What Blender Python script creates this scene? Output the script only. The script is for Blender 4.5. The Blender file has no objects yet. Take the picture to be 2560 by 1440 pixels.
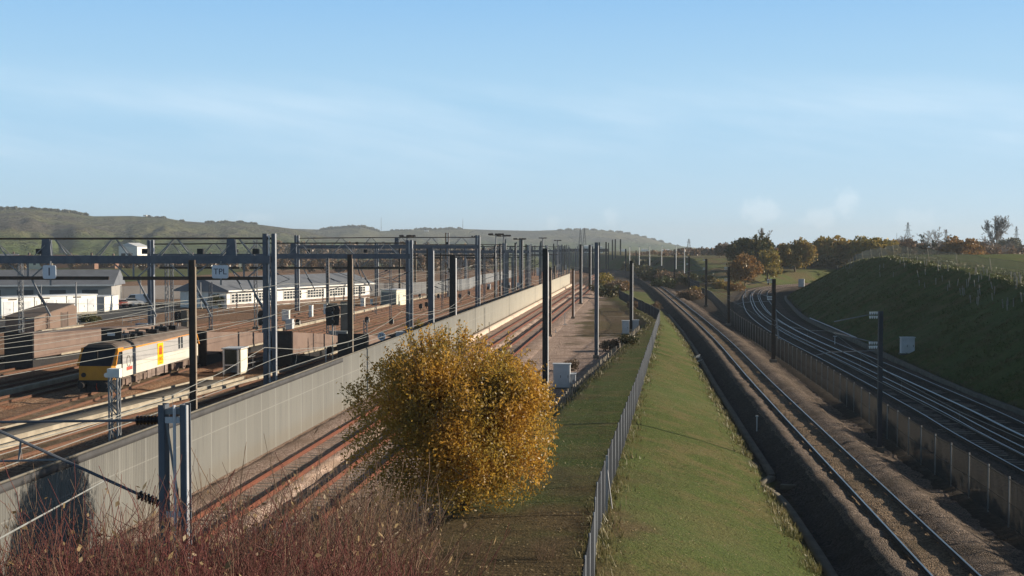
import bpy, math, random
import numpy as np
from mathutils import Vector, Matrix
random.seed(7); RNG = np.random.default_rng(7)
R = math.radians
S = bpy.context.scene
COL = S.collection
# ------------------------------------------------------------------ camera
H = 10.3; F = 3000.0; PITCH = math.atan(100 / F)
cam_d = bpy.data.cameras.new('camera'); cam = bpy.data.objects.new('camera', cam_d); COL.objects.link(cam)
cam.location = (0, 0, H); cam.rotation_euler = (R(90) - PITCH, 0, 0)
cam_d.sensor_width = 36; cam_d.lens = 36 * F / 2560; cam_d.clip_start = 0.5; cam_d.clip_end = 30000
S.camera = cam
# ------------------------------------------------------------------ sun and sky
SUN_AZ = 84.0   # degrees clockwise from +Y
SUN_EL = 17.5
sun_d = bpy.data.lights.new('sun', 'SUN'); sun = bpy.data.objects.new('sun', sun_d); COL.objects.link(sun)
sun_d.energy = 5.0; sun_d.angle = R(0.53); sun_d.color = (1.0, 0.87, 0.70)
_sd = Vector((math.sin(R(SUN_AZ)) * math.cos(R(SUN_EL)), math.cos(R(SUN_AZ)) * math.cos(R(SUN_EL)), math.sin(R(SUN_EL))))
sun.rotation_euler = _sd.to_track_quat('Z', 'Y').to_euler()
S.view_settings.view_transform = 'Standard'; S.view_settings.look = 'None'
S.view_settings.gamma = 1; S.view_settings.use_curve_mapping = False
S.view_settings.exposure = 0.6
S.cycles.max_bounces = 6; S.cycles.diffuse_bounces = 2; S.cycles.glossy_bounces = 2; S.cycles.transmission_bounces = 3
S.cycles.volume_bounces = 0; S.cycles.transparent_max_bounces = 6
S.cycles.use_denoising = True

class NT:
    """tiny node-tree helper"""
    def __init__(s, tree): s.t = tree; s.t.nodes.clear()
    def n(s, typ, **kw):
        nd = s.t.nodes.new(typ)
        for k, v in kw.items():
            if k == 'i':
                for kk, vv in v.items():
                    if hasattr(vv, 'is_output'): s.t.links.new(vv, nd.inputs[kk])
                    else: nd.inputs[kk].default_value = vv
            else: setattr(nd, k, v)
        return nd
    def math(s, op, a, b=0.0, c=None, clamp=False):
        i = {0: a, 1: b}
        if c is not None: i[2] = c
        return s.n('ShaderNodeMath', operation=op, use_clamp=clamp, i=i).outputs[0]
    def vmul(s, v, xyz): return s.n('ShaderNodeVectorMath', operation='MULTIPLY', i={0: v, 1: xyz}).outputs[0]
    def noise(s, v, scale, detail=4, rough=0.55, dist=0.0):
        return s.n('ShaderNodeTexNoise', i={'Vector': v, 'Scale': scale, 'Detail': detail, 'Roughness': rough, 'Distortion': dist}).outputs[0]
    def mr(s, v, a, b, c=0.0, d=1.0):
        return s.n('ShaderNodeMapRange', interpolation_type='SMOOTHSTEP', i={0: v, 1: a, 2: b, 3: c, 4: d}).outputs[0]
    def mix(s, f, a, b, blend='MIX'):
        nd = s.n('ShaderNodeMix', data_type='RGBA', blend_type=blend, clamp_factor=True)
        for k, v in ((0, f), (6, a), (7, b)):
            if hasattr(v, 'is_output'): s.t.links.new(v, nd.inputs[k])
            else: nd.inputs[k].default_value = v if k == 0 else (*v[:3], 1)
        return nd.outputs[2]

W = bpy.data.worlds.new('World'); S.world = W; W.use_nodes = True
w = NT(W.node_tree)
sky = w.n('ShaderNodeTexSky', sky_type='NISHITA', sun_disc=False)
sky.sun_elevation = R(SUN_EL); sky.sun_rotation = R(SUN_AZ); sky.altitude = 20; sky.air_density = 1.0; sky.dust_density = 0.6; sky.ozone_density = 2.0
gen = w.n('ShaderNodeTexCoord').outputs['Generated']
sep = w.n('ShaderNodeSeparateXYZ', i={0: gen})
el = sep.outputs[2]; dx = sep.outputs[0]
nv = w.vmul(gen, (5.0, 5.0, 42.0))
tilt = w.n('ShaderNodeVectorMath', operation='ADD', i={0: nv, 1: w.n('ShaderNodeCombineXYZ', i={0: 0.0, 1: 0.0, 2: w.math('MULTIPLY', dx, 7.0)}).outputs[0]}).outputs[0]
c1 = w.noise(tilt, 0.7, 5, 0.5, 0.3)
c2 = w.noise(w.vmul(tilt, (3.0, 3.0, 1.6)), 1.0, 4, 0.5)
cir = w.mr(w.math('ADD', w.math('MULTIPLY', c1, 0.8), w.math('MULTIPLY', c2, 0.2)), 0.36, 0.78)
band = w.math('MULTIPLY', w.mr(el, 0.045, 0.085), w.mr(el, 0.11, 0.155, 1.0, 0.0))
cirf = w.math('MULTIPLY', w.math('MULTIPLY', cir, band), 0.32)
def puff(px, py, rx, ry, amt):
    # a small distant cumulus, in a fixed direction of the sky
    az = math.atan((px - 1280) / F); e = math.atan((620 - py) / F)
    d = w.n('ShaderNodeVectorMath', operation='SUBTRACT', i={0: gen, 1: (math.sin(az) * math.cos(e), math.cos(az) * math.cos(e), math.sin(e))}).outputs[0]
    d = w.vmul(d, (F / rx, 0.0, F / ry))
    l = w.n('ShaderNodeVectorMath', operation='LENGTH', i={0: d}).outputs['Value']
    nn = w.noise(w.vmul(gen, (60, 60, 60)), 1.8, 5, 0.6)
    return w.math('MULTIPLY', w.mr(w.math('ADD', l, w.math('MULTIPLY', w.math('SUBTRACT', nn, 0.5), 2.2)), 0.35, 1.25, 1.0, 0.0), amt * .7)
pf = None
for a in ((1903, 530, 48, 34, .42), (2112, 512, 30, 34, .42), (2050, 548, 46, 26, .36), (1532, 540, 22, 26, .3), (1384, 556, 18, 16, .25), (2285, 548, 60, 24, .2), (640, 545, 50, 14, .2)):
    p = puff(*a); pf = p if pf is None else w.math('MAXIMUM', pf, p)
ramp = w.n('ShaderNodeValToRGB', i={0: w.math('MULTIPLY', el, 4.0)})
cr = ramp.color_ramp; cr.interpolation = 'EASE'
cr.elements[0].position = 0.0; cr.elements[0].color = (.435, .62, .75, 1)
cr.elements[1].position = 1.0; cr.elements[1].color = (.20, .43, .725, 1)
e_ = cr.elements.new(.45); e_.color = (.34, .56, .755, 1)
grad = w.n('ShaderNodeVectorMath', operation='SCALE', i={0: ramp.outputs[0], 'Scale': 9.3}).outputs[0]
zen = w.n('ShaderNodeVectorMath', operation='SCALE', i={0: sky.outputs[0], 'Scale': 0.26}).outputs[0]
sky_c = w.mix(w.mr(el, .20, .42, .9, 0.0), zen, grad)
tot = w.math('MAXIMUM', cirf, pf)
sky_c = w.mix(tot, sky_c, (7.0, 7.7, 8.2))
bg = w.n('ShaderNodeBackground', i={'Color': sky_c, 'Strength': 0.095})
w.t.links.new(bg.outputs[0], w.n('ShaderNodeOutputWorld').inputs[0])

# ------------------------------------------------------------------ pixel of the photograph -> place in the world
def ray(px, py):
    u = (px - 1280) / F; v = (720 - py) / F
    c, s_ = math.cos(PITCH), math.sin(PITCH)
    return (u, c + v * s_, -s_ + v * c)
def U(px, py, z=0.0):
    r = ray(px, py); t = (z - H) / r[2]
    return Vector((r[0] * t, r[1] * t, z))
def D(px, py, d):
    r = ray(px, py); t = d / r[1]
    return Vector((r[0] * t, d, H + r[2] * t))

# ------------------------------------------------------------------ materials
MATS = {}
def mat(name, col, rough=0.8, col2=None, scale=1.0, amt=0.5, bump=0.0, bscale=20.0, metal=0.0, spec=0.3, stretch=(1, 1, 1), detail=5, lo=0.35, hi=0.65):
    if name in MATS: return MATS[name]
    m = bpy.data.materials.new(name); m.use_nodes = True; t = NT(m.node_tree)
    pos = t.n('ShaderNodeNewGeometry').outputs['Position']
    if stretch != (1, 1, 1): pos = t.vmul(pos, stretch)
    c2 = col2 or tuple(min(1, c * 0.55) for c in col)
    f = t.math('MULTIPLY', t.mr(t.noise(pos, scale, detail, 0.6), lo, hi), amt)
    c = t.mix(f, col, c2)
    b = t.n('ShaderNodeBsdfPrincipled', i={'Base Color': c, 'Roughness': rough, 'Metallic': metal, 'Specular IOR Level': spec})
    if bump:
        bn = t.n('ShaderNodeBump', i={'Strength': 1.0, 'Distance': bump, 'Height': t.noise(pos, bscale, 4, 0.6)})
        t.t.links.new(bn.outputs[0], b.inputs['Normal'])
    t.t.links.new(b.outputs[0], t.n('ShaderNodeOutputMaterial').inputs[0])
    MATS[name] = m; return m

def stones(t, pos, scale, c1, c2, c3):
    v = t.n('ShaderNodeTexVoronoi', i={'Vector': pos, 'Scale': scale})
    rnd = t.n('ShaderNodeSeparateXYZ', i={0: v.outputs['Color']}).outputs[0]
    big = t.noise(pos, 0.35, 5, 0.65)
    c = t.mix(t.mr(rnd, 0.1, 0.95), c1, c2)
    c = t.mix(t.mr(big, 0.4, 0.72), c, c3)
    return c, v.outputs['Distance']
def ballast(name, c1, c2, c3, scale=14.0, bump=0.05):
    m = bpy.data.materials.new(name); m.use_nodes = True; t = NT(m.node_tree)
    pos = t.n('ShaderNodeNewGeometry').outputs['Position']
    c, d = stones(t, pos, scale, c1, c2, c3)
    h = t.math('ADD', t.math('MULTIPLY', d, -1.0), t.math('MULTIPLY', t.noise(pos, 2.5, 4), 1.2))
    bn = t.n('ShaderNodeBump', i={'Strength': 0.9, 'Distance': bump, 'Height': h})
    b = t.n('ShaderNodeBsdfPrincipled', i={'Base Color': c, 'Roughness': 0.95, 'Specular IOR Level': 0.15, 'Normal': bn.outputs[0]})
    t.t.links.new(b.outputs[0], t.n('ShaderNodeOutputMaterial').inputs[0])
    MATS[name] = m; return m

def leafmat(name, ca, cb, cc, trans=0.35):
    """leaf colours vary leaf by leaf (attribute tint) and branch by branch (noise)"""
    m = bpy.data.materials.new(name); m.use_nodes = True; t = NT(m.node_tree)
    pos = t.n('ShaderNodeNewGeometry').outputs['Position']
    a = t.n('ShaderNodeAttribute', attribute_name='tint').outputs['Fac']
    c = t.mix(a, ca, cb)
    c = t.mix(t.mr(t.noise(pos, 0.7, 3), 0.42, 0.66), c, cc)
    d = t.n('ShaderNodeBsdfDiffuse', i={'Color': c})
    tr = t.n('ShaderNodeBsdfTranslucent', i={'Color': c})
    g = t.n('ShaderNodeBsdfGlossy', i={'Roughness': 0.45, 'Color': (0.5, 0.5, 0.5, 1)})
    mx = t.n('ShaderNodeMixShader', i={0: trans, 1: d.outputs[0], 2: tr.outputs[0]})
    mx = t.n('ShaderNodeMixShader', i={0: 0.06, 1: mx.outputs[0], 2: g.outputs[0]})
    t.t.links.new(mx.outputs[0], t.n('ShaderNodeOutputMaterial').inputs[0])
    MATS[name] = m; return m

M_dark = mat('mast_brown_black', (0.050, 0.042, 0.036), 0.75, (0.10, 0.062, 0.04), 3, 0.5)
M_rust = mat('mast_rust', (0.20, 0.10, 0.05), 0.8, (0.10, 0.055, 0.035), 4, 0.7)
M_galv = mat('galvanised_steel', (0.24, 0.25, 0.26), 0.6, (0.15, 0.155, 0.165), 2, 0.7, metal=0.1, spec=0.4)
M_edge = mat('bright_edge', (0.55, 0.56, 0.58), 0.55, (0.42, 0.43, 0.45), 2, 0.5)  # paler steel, mostly for painted sunlit edges of masts and gantry legs
M_blue = mat('blue_grey_steel', (0.115, 0.13, 0.155), 0.65, (0.075, 0.085, 0.105), 1.5, 0.7, spec=0.3)
M_black = mat('black_paint', (0.018, 0.018, 0.02), 0.6, (0.04, 0.035, 0.03), 3, 0.5)
M_white = mat('white_paint', (0.78, 0.77, 0.73), 0.55, (0.60, 0.58, 0.53), 1.2, 0.5)
M_cream = mat('cream_render', (0.74, 0.72, 0.58), 0.8, (0.58, 0.55, 0.44), 0.8, 0.5)
M_cab = mat('cabinet_grey_white', (0.58, 0.60, 0.62), 0.5, (0.44, 0.45, 0.45), 1.4, 0.5)
M_greydoor = mat('door_grey_green', (0.20, 0.22, 0.21), 0.6)
M_conc = mat('concrete', (0.19, 0.175, 0.145), 0.9, (0.12, 0.11, 0.09), 0.8, 0.7, 0.01, 14)
M_troughc = mat('trough_concrete', (0.17, 0.15, 0.115), 0.9, (0.10, 0.088, 0.068), 1.2, 0.7, 0.01, 14)
M_pale = mat('pale_concrete_edge', (0.40, 0.35, 0.27), 0.9, (0.22, 0.19, 0.145), 1.1, 0.6, 0.01, 14)
M_mauve = mat('wagon_brown', (0.20, 0.142, 0.115), 0.8, (0.15, 0.105, 0.086), 0.5, 0.8)
M_shed = mat('shed_brown', (0.20, 0.14, 0.11), 0.8, (0.14, 0.10, 0.08), 0.6, 0.6)
M_slate = mat('slate_roof', (0.17, 0.185, 0.21), 0.7, (0.12, 0.13, 0.15), 0.5, 0.6, 0.02, 6)
M_glass = mat('window_glass', (0.03, 0.04, 0.05), 0.12, (0.06, 0.07, 0.08), 0.5, 0.5, spec=0.6)
M_sleeper = mat('sleeper', (0.24, 0.205, 0.17), 0.9, (0.14, 0.11, 0.09), 1.6, 0.7, 0.01, 20)
M_railrust = mat('rail_rust', (0.175, 0.060, 0.034), 0.85, (0.10, 0.042, 0.028), 4, 0.7)
M_railyard = mat('rail_brown', (0.15, 0.075, 0.045), 0.7, (0.09, 0.05, 0.035), 5, 0.6)
M_railside = mat('rail_side_brown', (0.085, 0.06, 0.045), 0.85, (0.05, 0.038, 0.03), 6, 0.6)
M_railtop = mat('rail_top_polished', (0.42, 0.42, 0.42), 0.38, (0.45, 0.46, 0.48), 2, 0.5, metal=1.0)
M_fence = mat('fence_dark_steel', (0.050, 0.056, 0.066), 0.9, (0.035, 0.04, 0.046), 1, 0.5, spec=0.05)
M_fencep = mat('fence_post_galvanised', (0.46, 0.47, 0.49), 0.5, (0.33, 0.34, 0.36), 1, 0.5, metal=0.2, spec=0.5)
M_wire = mat('wire', (0.34, 0.35, 0.33), 0.6, (0.24, 0.24, 0.22), 1, 0.5, metal=0.2)
M_insul = mat('insulator_brown', (0.035, 0.025, 0.025), 0.25, spec=0.6)
M_insw = mat('insulator_white', (0.75, 0.78, 0.80), 0.25, spec=0.6)
M_yellow = mat('cab_yellow', (0.50, 0.24, 0.02), 0.5, (0.38, 0.17, 0.02), 1.5, 0.5)
M_orange = mat('cab_orange', (0.75, 0.30, 0.04), 0.5)
M_lococream = mat('loco_light_grey', (0.62, 0.605, 0.53), 0.5, (0.52, 0.50, 0.43), 0.7, 0.5)
M_locogrey = mat('loco_mid_grey', (0.40, 0.39, 0.38), 0.5, (0.34, 0.33, 0.32), 0.7, 0.5)
M_locoroof = mat('loco_roof', (0.15, 0.12, 0.10), 0.85, (0.095, 0.075, 0.065), 0.9, 0.6)
M_bogie = mat('bogie_dirt', (0.20, 0.15, 0.12), 0.9, (0.09, 0.07, 0.06), 2.2, 0.8)
M_logoy = mat('panel_yellow', (0.85, 0.50, 0.01), 0.45, (0.78, 0.44, 0.01), 1, 0.4)
M_red = mat('red_paint', (0.45, 0.06, 0.03), 0.5)
M_redb = mat('nameplate_red', (0.55, 0.12, 0.09), 0.5)
M_ring = mat('ring_grey', (0.27, 0.26, 0.24), 0.5)
M_sign = mat('sign_white', (0.60, 0.64, 0.70), 0.5, (0.52, 0.55, 0.6), 2, 0.4)
M_ink = mat('sign_ink', (0.03, 0.03, 0.06), 0.6)
M_bark = mat('bark', (0.13, 0.105, 0.07), 0.9, (0.07, 0.055, 0.04), 6, 0.7, 0.02, 25)
M_barkg = mat('bark_grey', (0.30, 0.27, 0.24), 0.9, (0.20, 0.17, 0.15), 3, 0.7)
M_twig = mat('red_twig', (0.155, 0.038, 0.036), 0.75, (0.12, 0.065, 0.045), 1.2, 0.9)
M_twig2 = mat('brown_twig', (0.21, 0.14, 0.09), 0.85, (0.11, 0.07, 0.048), 3, 0.8)
M_guard = mat('tree_guard_plastic', (0.30, 0.285, 0.24), 0.8, (0.19, 0.175, 0.145), 3, 0.6)
M_wood = mat('weathered_timber', (0.33, 0.29, 0.23), 0.9, (0.2, 0.17, 0.13), 3, 0.7)
M_asph = mat('asphalt', (0.075, 0.072, 0.072), 0.9, (0.05, 0.05, 0.05), 0.4, 0.7, 0.01, 30)
B_pink = ballast('ballast_pink', (0.24, 0.165, 0.13), (0.60, 0.46, 0.38), (0.28, 0.20, 0.15))
B_grey = ballast('ballast_grey', (0.105, 0.080, 0.060), (0.34, 0.265, 0.21), (0.11, 0.086, 0.064), 18, 0.07)
B_crib = ballast('ballast_oily', (0.15, 0.105, 0.065), (0.34, 0.25, 0.17), (0.12, 0.09, 0.055), 15)
B_yard = ballast('ballast_yard', (0.17, 0.10, 0.06), (0.38, 0.25, 0.16), (0.26, 0.115, 0.06), 9)
L_gold = leafmat('leaves_gold', (0.47, 0.245, 0.034), (0.62, 0.38, 0.065), (0.36, 0.26, 0.050), 0.62)
L_olive = leafmat('leaves_olive', (0.19, 0.165, 0.045), (0.31, 0.235, 0.06), (0.33, 0.20, 0.055), 0.4)
L_dark = leafmat('leaves_dark', (0.05, 0.06, 0.022), (0.085, 0.09, 0.032), (0.15, 0.11, 0.035), 0.2)
L_rust = leafmat('leaves_rust', (0.26, 0.125, 0.04), (0.36, 0.20, 0.055), (0.19, 0.13, 0.05), 0.35)
L_yellow = leafmat('leaves_yellow', (0.30, 0.23, 0.035), (0.38, 0.26, 0.05), (0.18, 0.17, 0.04), 0.35)
L_green = leafmat('leaves_green', (0.055, 0.075, 0.02), (0.09, 0.11, 0.03), (0.11, 0.09, 0.03), 0.2)
L_brown = leafmat('leaves_brown', (0.19, 0.125, 0.08), (0.27, 0.165, 0.095), (0.16, 0.125, 0.08), 0.25)
L_ivy = leafmat('leaves_ivy', (0.018, 0.03, 0.012), (0.03, 0.045, 0.016), (0.025, 0.035, 0.014), 0.1)

# ------------------------------------------------------------------ mesh helpers
def np_mesh(name, V, Fq, mats, mi=None, smooth=False, tint=None):
    me = bpy.data.meshes.new(name)
    V = np.asarray(V, dtype=np.float32).reshape(-1, 3); Fq = np.asarray(Fq, dtype=np.int32)
    k = Fq.shape[1]
    me.vertices.add(len(V)); me.vertices.foreach_set('co', V.ravel())
    me.loops.add(Fq.size); me.loops.foreach_set('vertex_index', Fq.ravel())
    me.polygons.add(len(Fq)); me.polygons.foreach_set('loop_start', np.arange(0, Fq.size, k, dtype=np.int32))
    me.polygons.foreach_set('loop_total', np.full(len(Fq), k, dtype=np.int32))
    for m in (mats if isinstance(mats, (list, tuple)) else [mats]): me.materials.append(m)
    if mi is not None: me.polygons.foreach_set('material_index', np.asarray(mi, dtype=np.int32))
    if tint is not None:
        at = me.attributes.new('tint', 'FLOAT', 'POINT'); at.data.foreach_set('value', np.asarray(tint, dtype=np.float32))
    me.update(calc_edges=True)
    if smooth: me.polygons.foreach_set('use_smooth', np.ones(len(Fq), dtype=bool))
    return me
def link(name, me, parent=None, loc=None):
    o = bpy.data.objects.new(name, me); COL.objects.link(o)
    if parent is not None: o.parent = parent
    if loc is not None: o.location = loc
    return o
def tag(o, label=None, cat=None, group=None, kind=None):
    if label: o['label'] = label
    if cat: o['category'] = cat
    if group: o['group'] = group
    if kind: o['kind'] = kind
    return o
def thing(name, loc, rz=0.0, label=None, cat=None, group=None):
    o = bpy.data.objects.new(name, None); COL.objects.link(o)
    o.location = loc; o.rotation_euler = (0, 0, rz); o.empty_display_size = 0.2
    return tag(o, label, cat, group)
def copy_tree(o, parent=None, kids=None):
    c = o.copy(); COL.objects.link(c)
    if parent is not None: c.parent = parent
    for ch in list(o.children): copy_tree(ch, c)
    return c

class MB:
    def __init__(s): s.v = []; s.f = []; s.m = []; s.cur = 0
    def face(s, *idx): s.f.append(tuple(idx)); s.m.append(s.cur)
    def add(s, pts): n = len(s.v); s.v.extend(tuple(p) for p in pts); return n
    def box(s, c, d, rz=0.0):
        cx, cy, cz = c; hx, hy, hz = d[0] / 2, d[1] / 2, d[2] / 2; co, si = math.cos(rz), math.sin(rz)
        n = s.add([(cx + x * co - y * si, cy + x * si + y * co, cz + z) for z in (-hz, hz) for x, y in ((-hx, -hy), (hx, -hy), (hx, hy), (-hx, hy))])
        for q in ((0, 3, 2, 1), (4, 5, 6, 7), (0, 1, 5, 4), (1, 2, 6, 5), (2, 3, 7, 6), (3, 0, 4, 7)): s.face(*[n + k for k in q])
        return s
    def bar(s, a, b, w_, h_=None, up=(0, 0, 1)):
        h_ = h_ or w_; a = Vector(a); b = Vector(b); d = (b - a).normalized(); u = Vector(up)
        if abs(d.dot(u)) > 0.98: u = Vector((0, 1, 0))
        x = d.cross(u).normalized(); y = x.cross(d)
        n = s.add([p + x * (i * w_ / 2) + y * (j * h_ / 2) for p in (a, b) for i, j in ((-1, -1), (1, -1), (1, 1), (-1, 1))])
        for q in ((0, 3, 2, 1), (4, 5, 6, 7), (0, 1, 5, 4), (1, 2, 6, 5), (2, 3, 7, 6), (3, 0, 4, 7)): s.face(*[n + k for k in q])
        return s
    def tube(s, pts, r, sides=6):
        pts = [Vector(p) for p in pts]; rs = r if isinstance(r, (list, tuple)) else [r] * len(pts); prev = None
        for k, p in enumerate(pts):
            d = (pts[min(k + 1, len(pts) - 1)] - pts[max(k - 1, 0)]).normalized()
            u = Vector((0, 0, 1)) if abs(d.z) < 0.9 else Vector((0, 1, 0))
            x = d.cross(u).normalized(); y = x.cross(d)
            n = s.add([p + (x * math.cos(2 * math.pi * i / sides) + y * math.sin(2 * math.pi * i / sides)) * rs[k] for i in range(sides)])
            if prev is not None:
                for i in range(sides): s.face(prev + i, prev + (i + 1) % sides, n + (i + 1) % sides, n + i)
            else: s.face(*[n + i for i in range(sides)][::-1])
            prev = n
        s.face(*[prev + i for i in range(sides)])
        return s
    def prism(s, poly, a, b, axis='y'):
        """poly in the two other axes, extruded from a to b along axis"""
        mk = {'y': lambda u, v, t: (u, t, v), 'x': lambda u, v, t: (t, u, v), 'z': lambda u, v, t: (u, v, t)}[axis]
        k = len(poly); n = s.add([mk(u, v, a) for u, v in poly] + [mk(u, v, b) for u, v in poly])
        s.face(*[n + i for i in range(k)]); s.face(*[n + k + i for i in range(k)][::-1])
        for i in range(k): s.face(n + i, n + k + i, n + k + (i + 1) % k, n + (i + 1) % k)
        return s
    def cyl(s, c, r, h, axis='z', sides=16, r2=None):
        c = Vector(c); ax = {'x': Vector((1, 0, 0)), 'y': Vector((0, 1, 0)), 'z': Vector((0, 0, 1))}[axis]
        return s.tube([c, c + ax * h], [r, r2 if r2 is not None else r], sides)
    def build(s, name, mats, parent=None, smooth=False):
        me = bpy.data.meshes.new(name); me.from_pydata(s.v, [], s.f)
        for m in (mats if isinstance(mats, (list, tuple)) else [mats]): me.materials.append(m)
        if any(s.m): me.polygons.foreach_set('material_index', s.m)
        me.update()
        import bmesh
        bm = bmesh.new(); bm.from_mesh(me); bmesh.ops.recalc_face_normals(bm, faces=bm.faces); bm.to_mesh(me); bm.free()
        if smooth: me.polygons.foreach_set('use_smooth', [True] * len(me.polygons))
        return link(name, me, parent)

def catmull(pts, step=2.5):
    P = [np.array(p, float) for p in pts]; P = [2 * P[0] - P[1]] + P + [2 * P[-1] - P[-2]]; out = []
    for i in range(1, len(P) - 2):
        p0, p1, p2, p3 = P[i - 1:i + 3]; n = max(2, int(np.linalg.norm(p2 - p1) / step))
        for k in range(n):
            t = k / n
            out.append(0.5 * (2 * p1 + (p2 - p0) * t + (2 * p0 - 5 * p1 + 4 * p2 - p3) * t * t + (3 * p1 - p0 - 3 * p2 + p3) * t ** 3))
    out.append(P[-2]); return np.array(out)
def sweep(path, prof, closed=False, off=0.0, zfun=None, jit=0.0, seg_mats=None):
    """path (n,2); prof list of (u,z) -> verts, quads, mats"""
    path = np.asarray(path); t = np.gradient(path, axis=0); t /= np.linalg.norm(t, axis=1)[:, None]
    nrm = np.stack([t[:, 1], -t[:, 0]], 1)
    k = len(prof); n = len(path); V = np.zeros((n, k, 3))
    z0 = zfun(path[:, 0], path[:, 1]) if zfun else 0.0
    for j, (u, z) in enumerate(prof):
        uu = u + off + (RNG.normal(0, jit, n) if jit and 0 < j < k - 1 else 0)
        V[:, j, 0] = path[:, 0] + nrm[:, 0] * uu; V[:, j, 1] = path[:, 1] + nrm[:, 1] * uu
        V[:, j, 2] = z + z0 + (RNG.normal(0, jit * .6, n) if jit and 0 < j < k - 1 else 0)
    kk = k if closed else k - 1; Q = []; MI = []
    i = np.arange(n - 1)
    for j in range(kk):
        j2 = (j + 1) % k
        Q.append(np.stack([i * k + j, i * k + j2, (i + 1) * k + j2, (i + 1) * k + j], 1)); MI.append(np.full(n - 1, seg_mats[j] if seg_mats else 0))
    return V.reshape(-1, 3), np.concatenate(Q)[:, ::-1], np.concatenate(MI)

# ------------------------------------------------------------------ lines of the place
TD = 0.1058                                  # the main tracks run this far to the right per metre ahead
YAW = -math.atan(TD)
PR = catmull([(6.4, -40), (10.4, 0), (14.0, 37.7), (19.0, 89.6), (24.1, 139.8), (30.1, 209), (38.8, 317), (45.2, 415), (46.0, 470), (42, 530), (34, 600)])
PC1 = catmull([(17.5, -40), (20.3, 0), (24.95, 59.4), (26.8, 77.8), (29.2, 105), (32.9, 149), (38.5, 192), (47.0, 240), (53.5, 272), (61, 302), (72, 330), (88, 354), (112, 377), (155, 402), (220, 425)])
FOOT = catmull([(27.5, -30), (30.0, 30), (32.9, 77.8), (33.9, 91), (35.8, 108), (39.6, 138.6), (43.9, 176.6), (51, 217), (59.2, 258), (67, 285), (78.5, 314), (92, 337), (117, 359), (160, 384), (230, 410)])
def fx(path): return lambda Y: np.interp(Y, path[:, 1], path[:, 0])
XR, XC, XFOOT = fx(PR), fx(PC1), fx(FOOT)
FENCE_C = catmull([(0.75, 16), (1.45, 24.4), (2.1, 30.5), (3.1, 40), (8.0, 75), (14.2, 120), (18.3, 150), (20.0, 163), (20.6, 180), (20.9, 200), (21.2, 216), (21.8, 245)], 2.2)
def XF(Y): return np.interp(Y, [0, 16, 24.4, 30.5, 40, 75, 120, 150, 163, 180, 216, 260], [-.6, .75, 1.45, 2.1, 3.1, 8.0, 14.2, 18.3, 20, 20.6, 21.2, 22])
def XP(Y): return np.minimum(-3.7 + .177 * (Y - 39.6), XF(Y) - 2.0)
def sst(x, a, b):
    t = np.clip((x - a) / (b - a), 0, 1); return t * t * (3 - 2 * t)
def vnoise(x, y, s, seed=0):
    """smooth value noise"""
    r = np.random.default_rng(seed).random((64, 64)); x = x / s; y = y / s
    xi = np.floor(x).astype(int); yi = np.floor(y).astype(int); fx_ = x - xi; fy = y - yi
    fx_ = fx_ * fx_ * (3 - 2 * fx_); fy = fy * fy * (3 - 2 * fy)
    g = lambda a, b: r[a % 64, b % 64]
    return (g(xi, yi) * (1 - fx_) + g(xi + 1, yi) * fx_) * (1 - fy) + (g(xi, yi + 1) * (1 - fx_) + g(xi + 1, yi + 1) * fx_) * fy - 0.5
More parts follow.
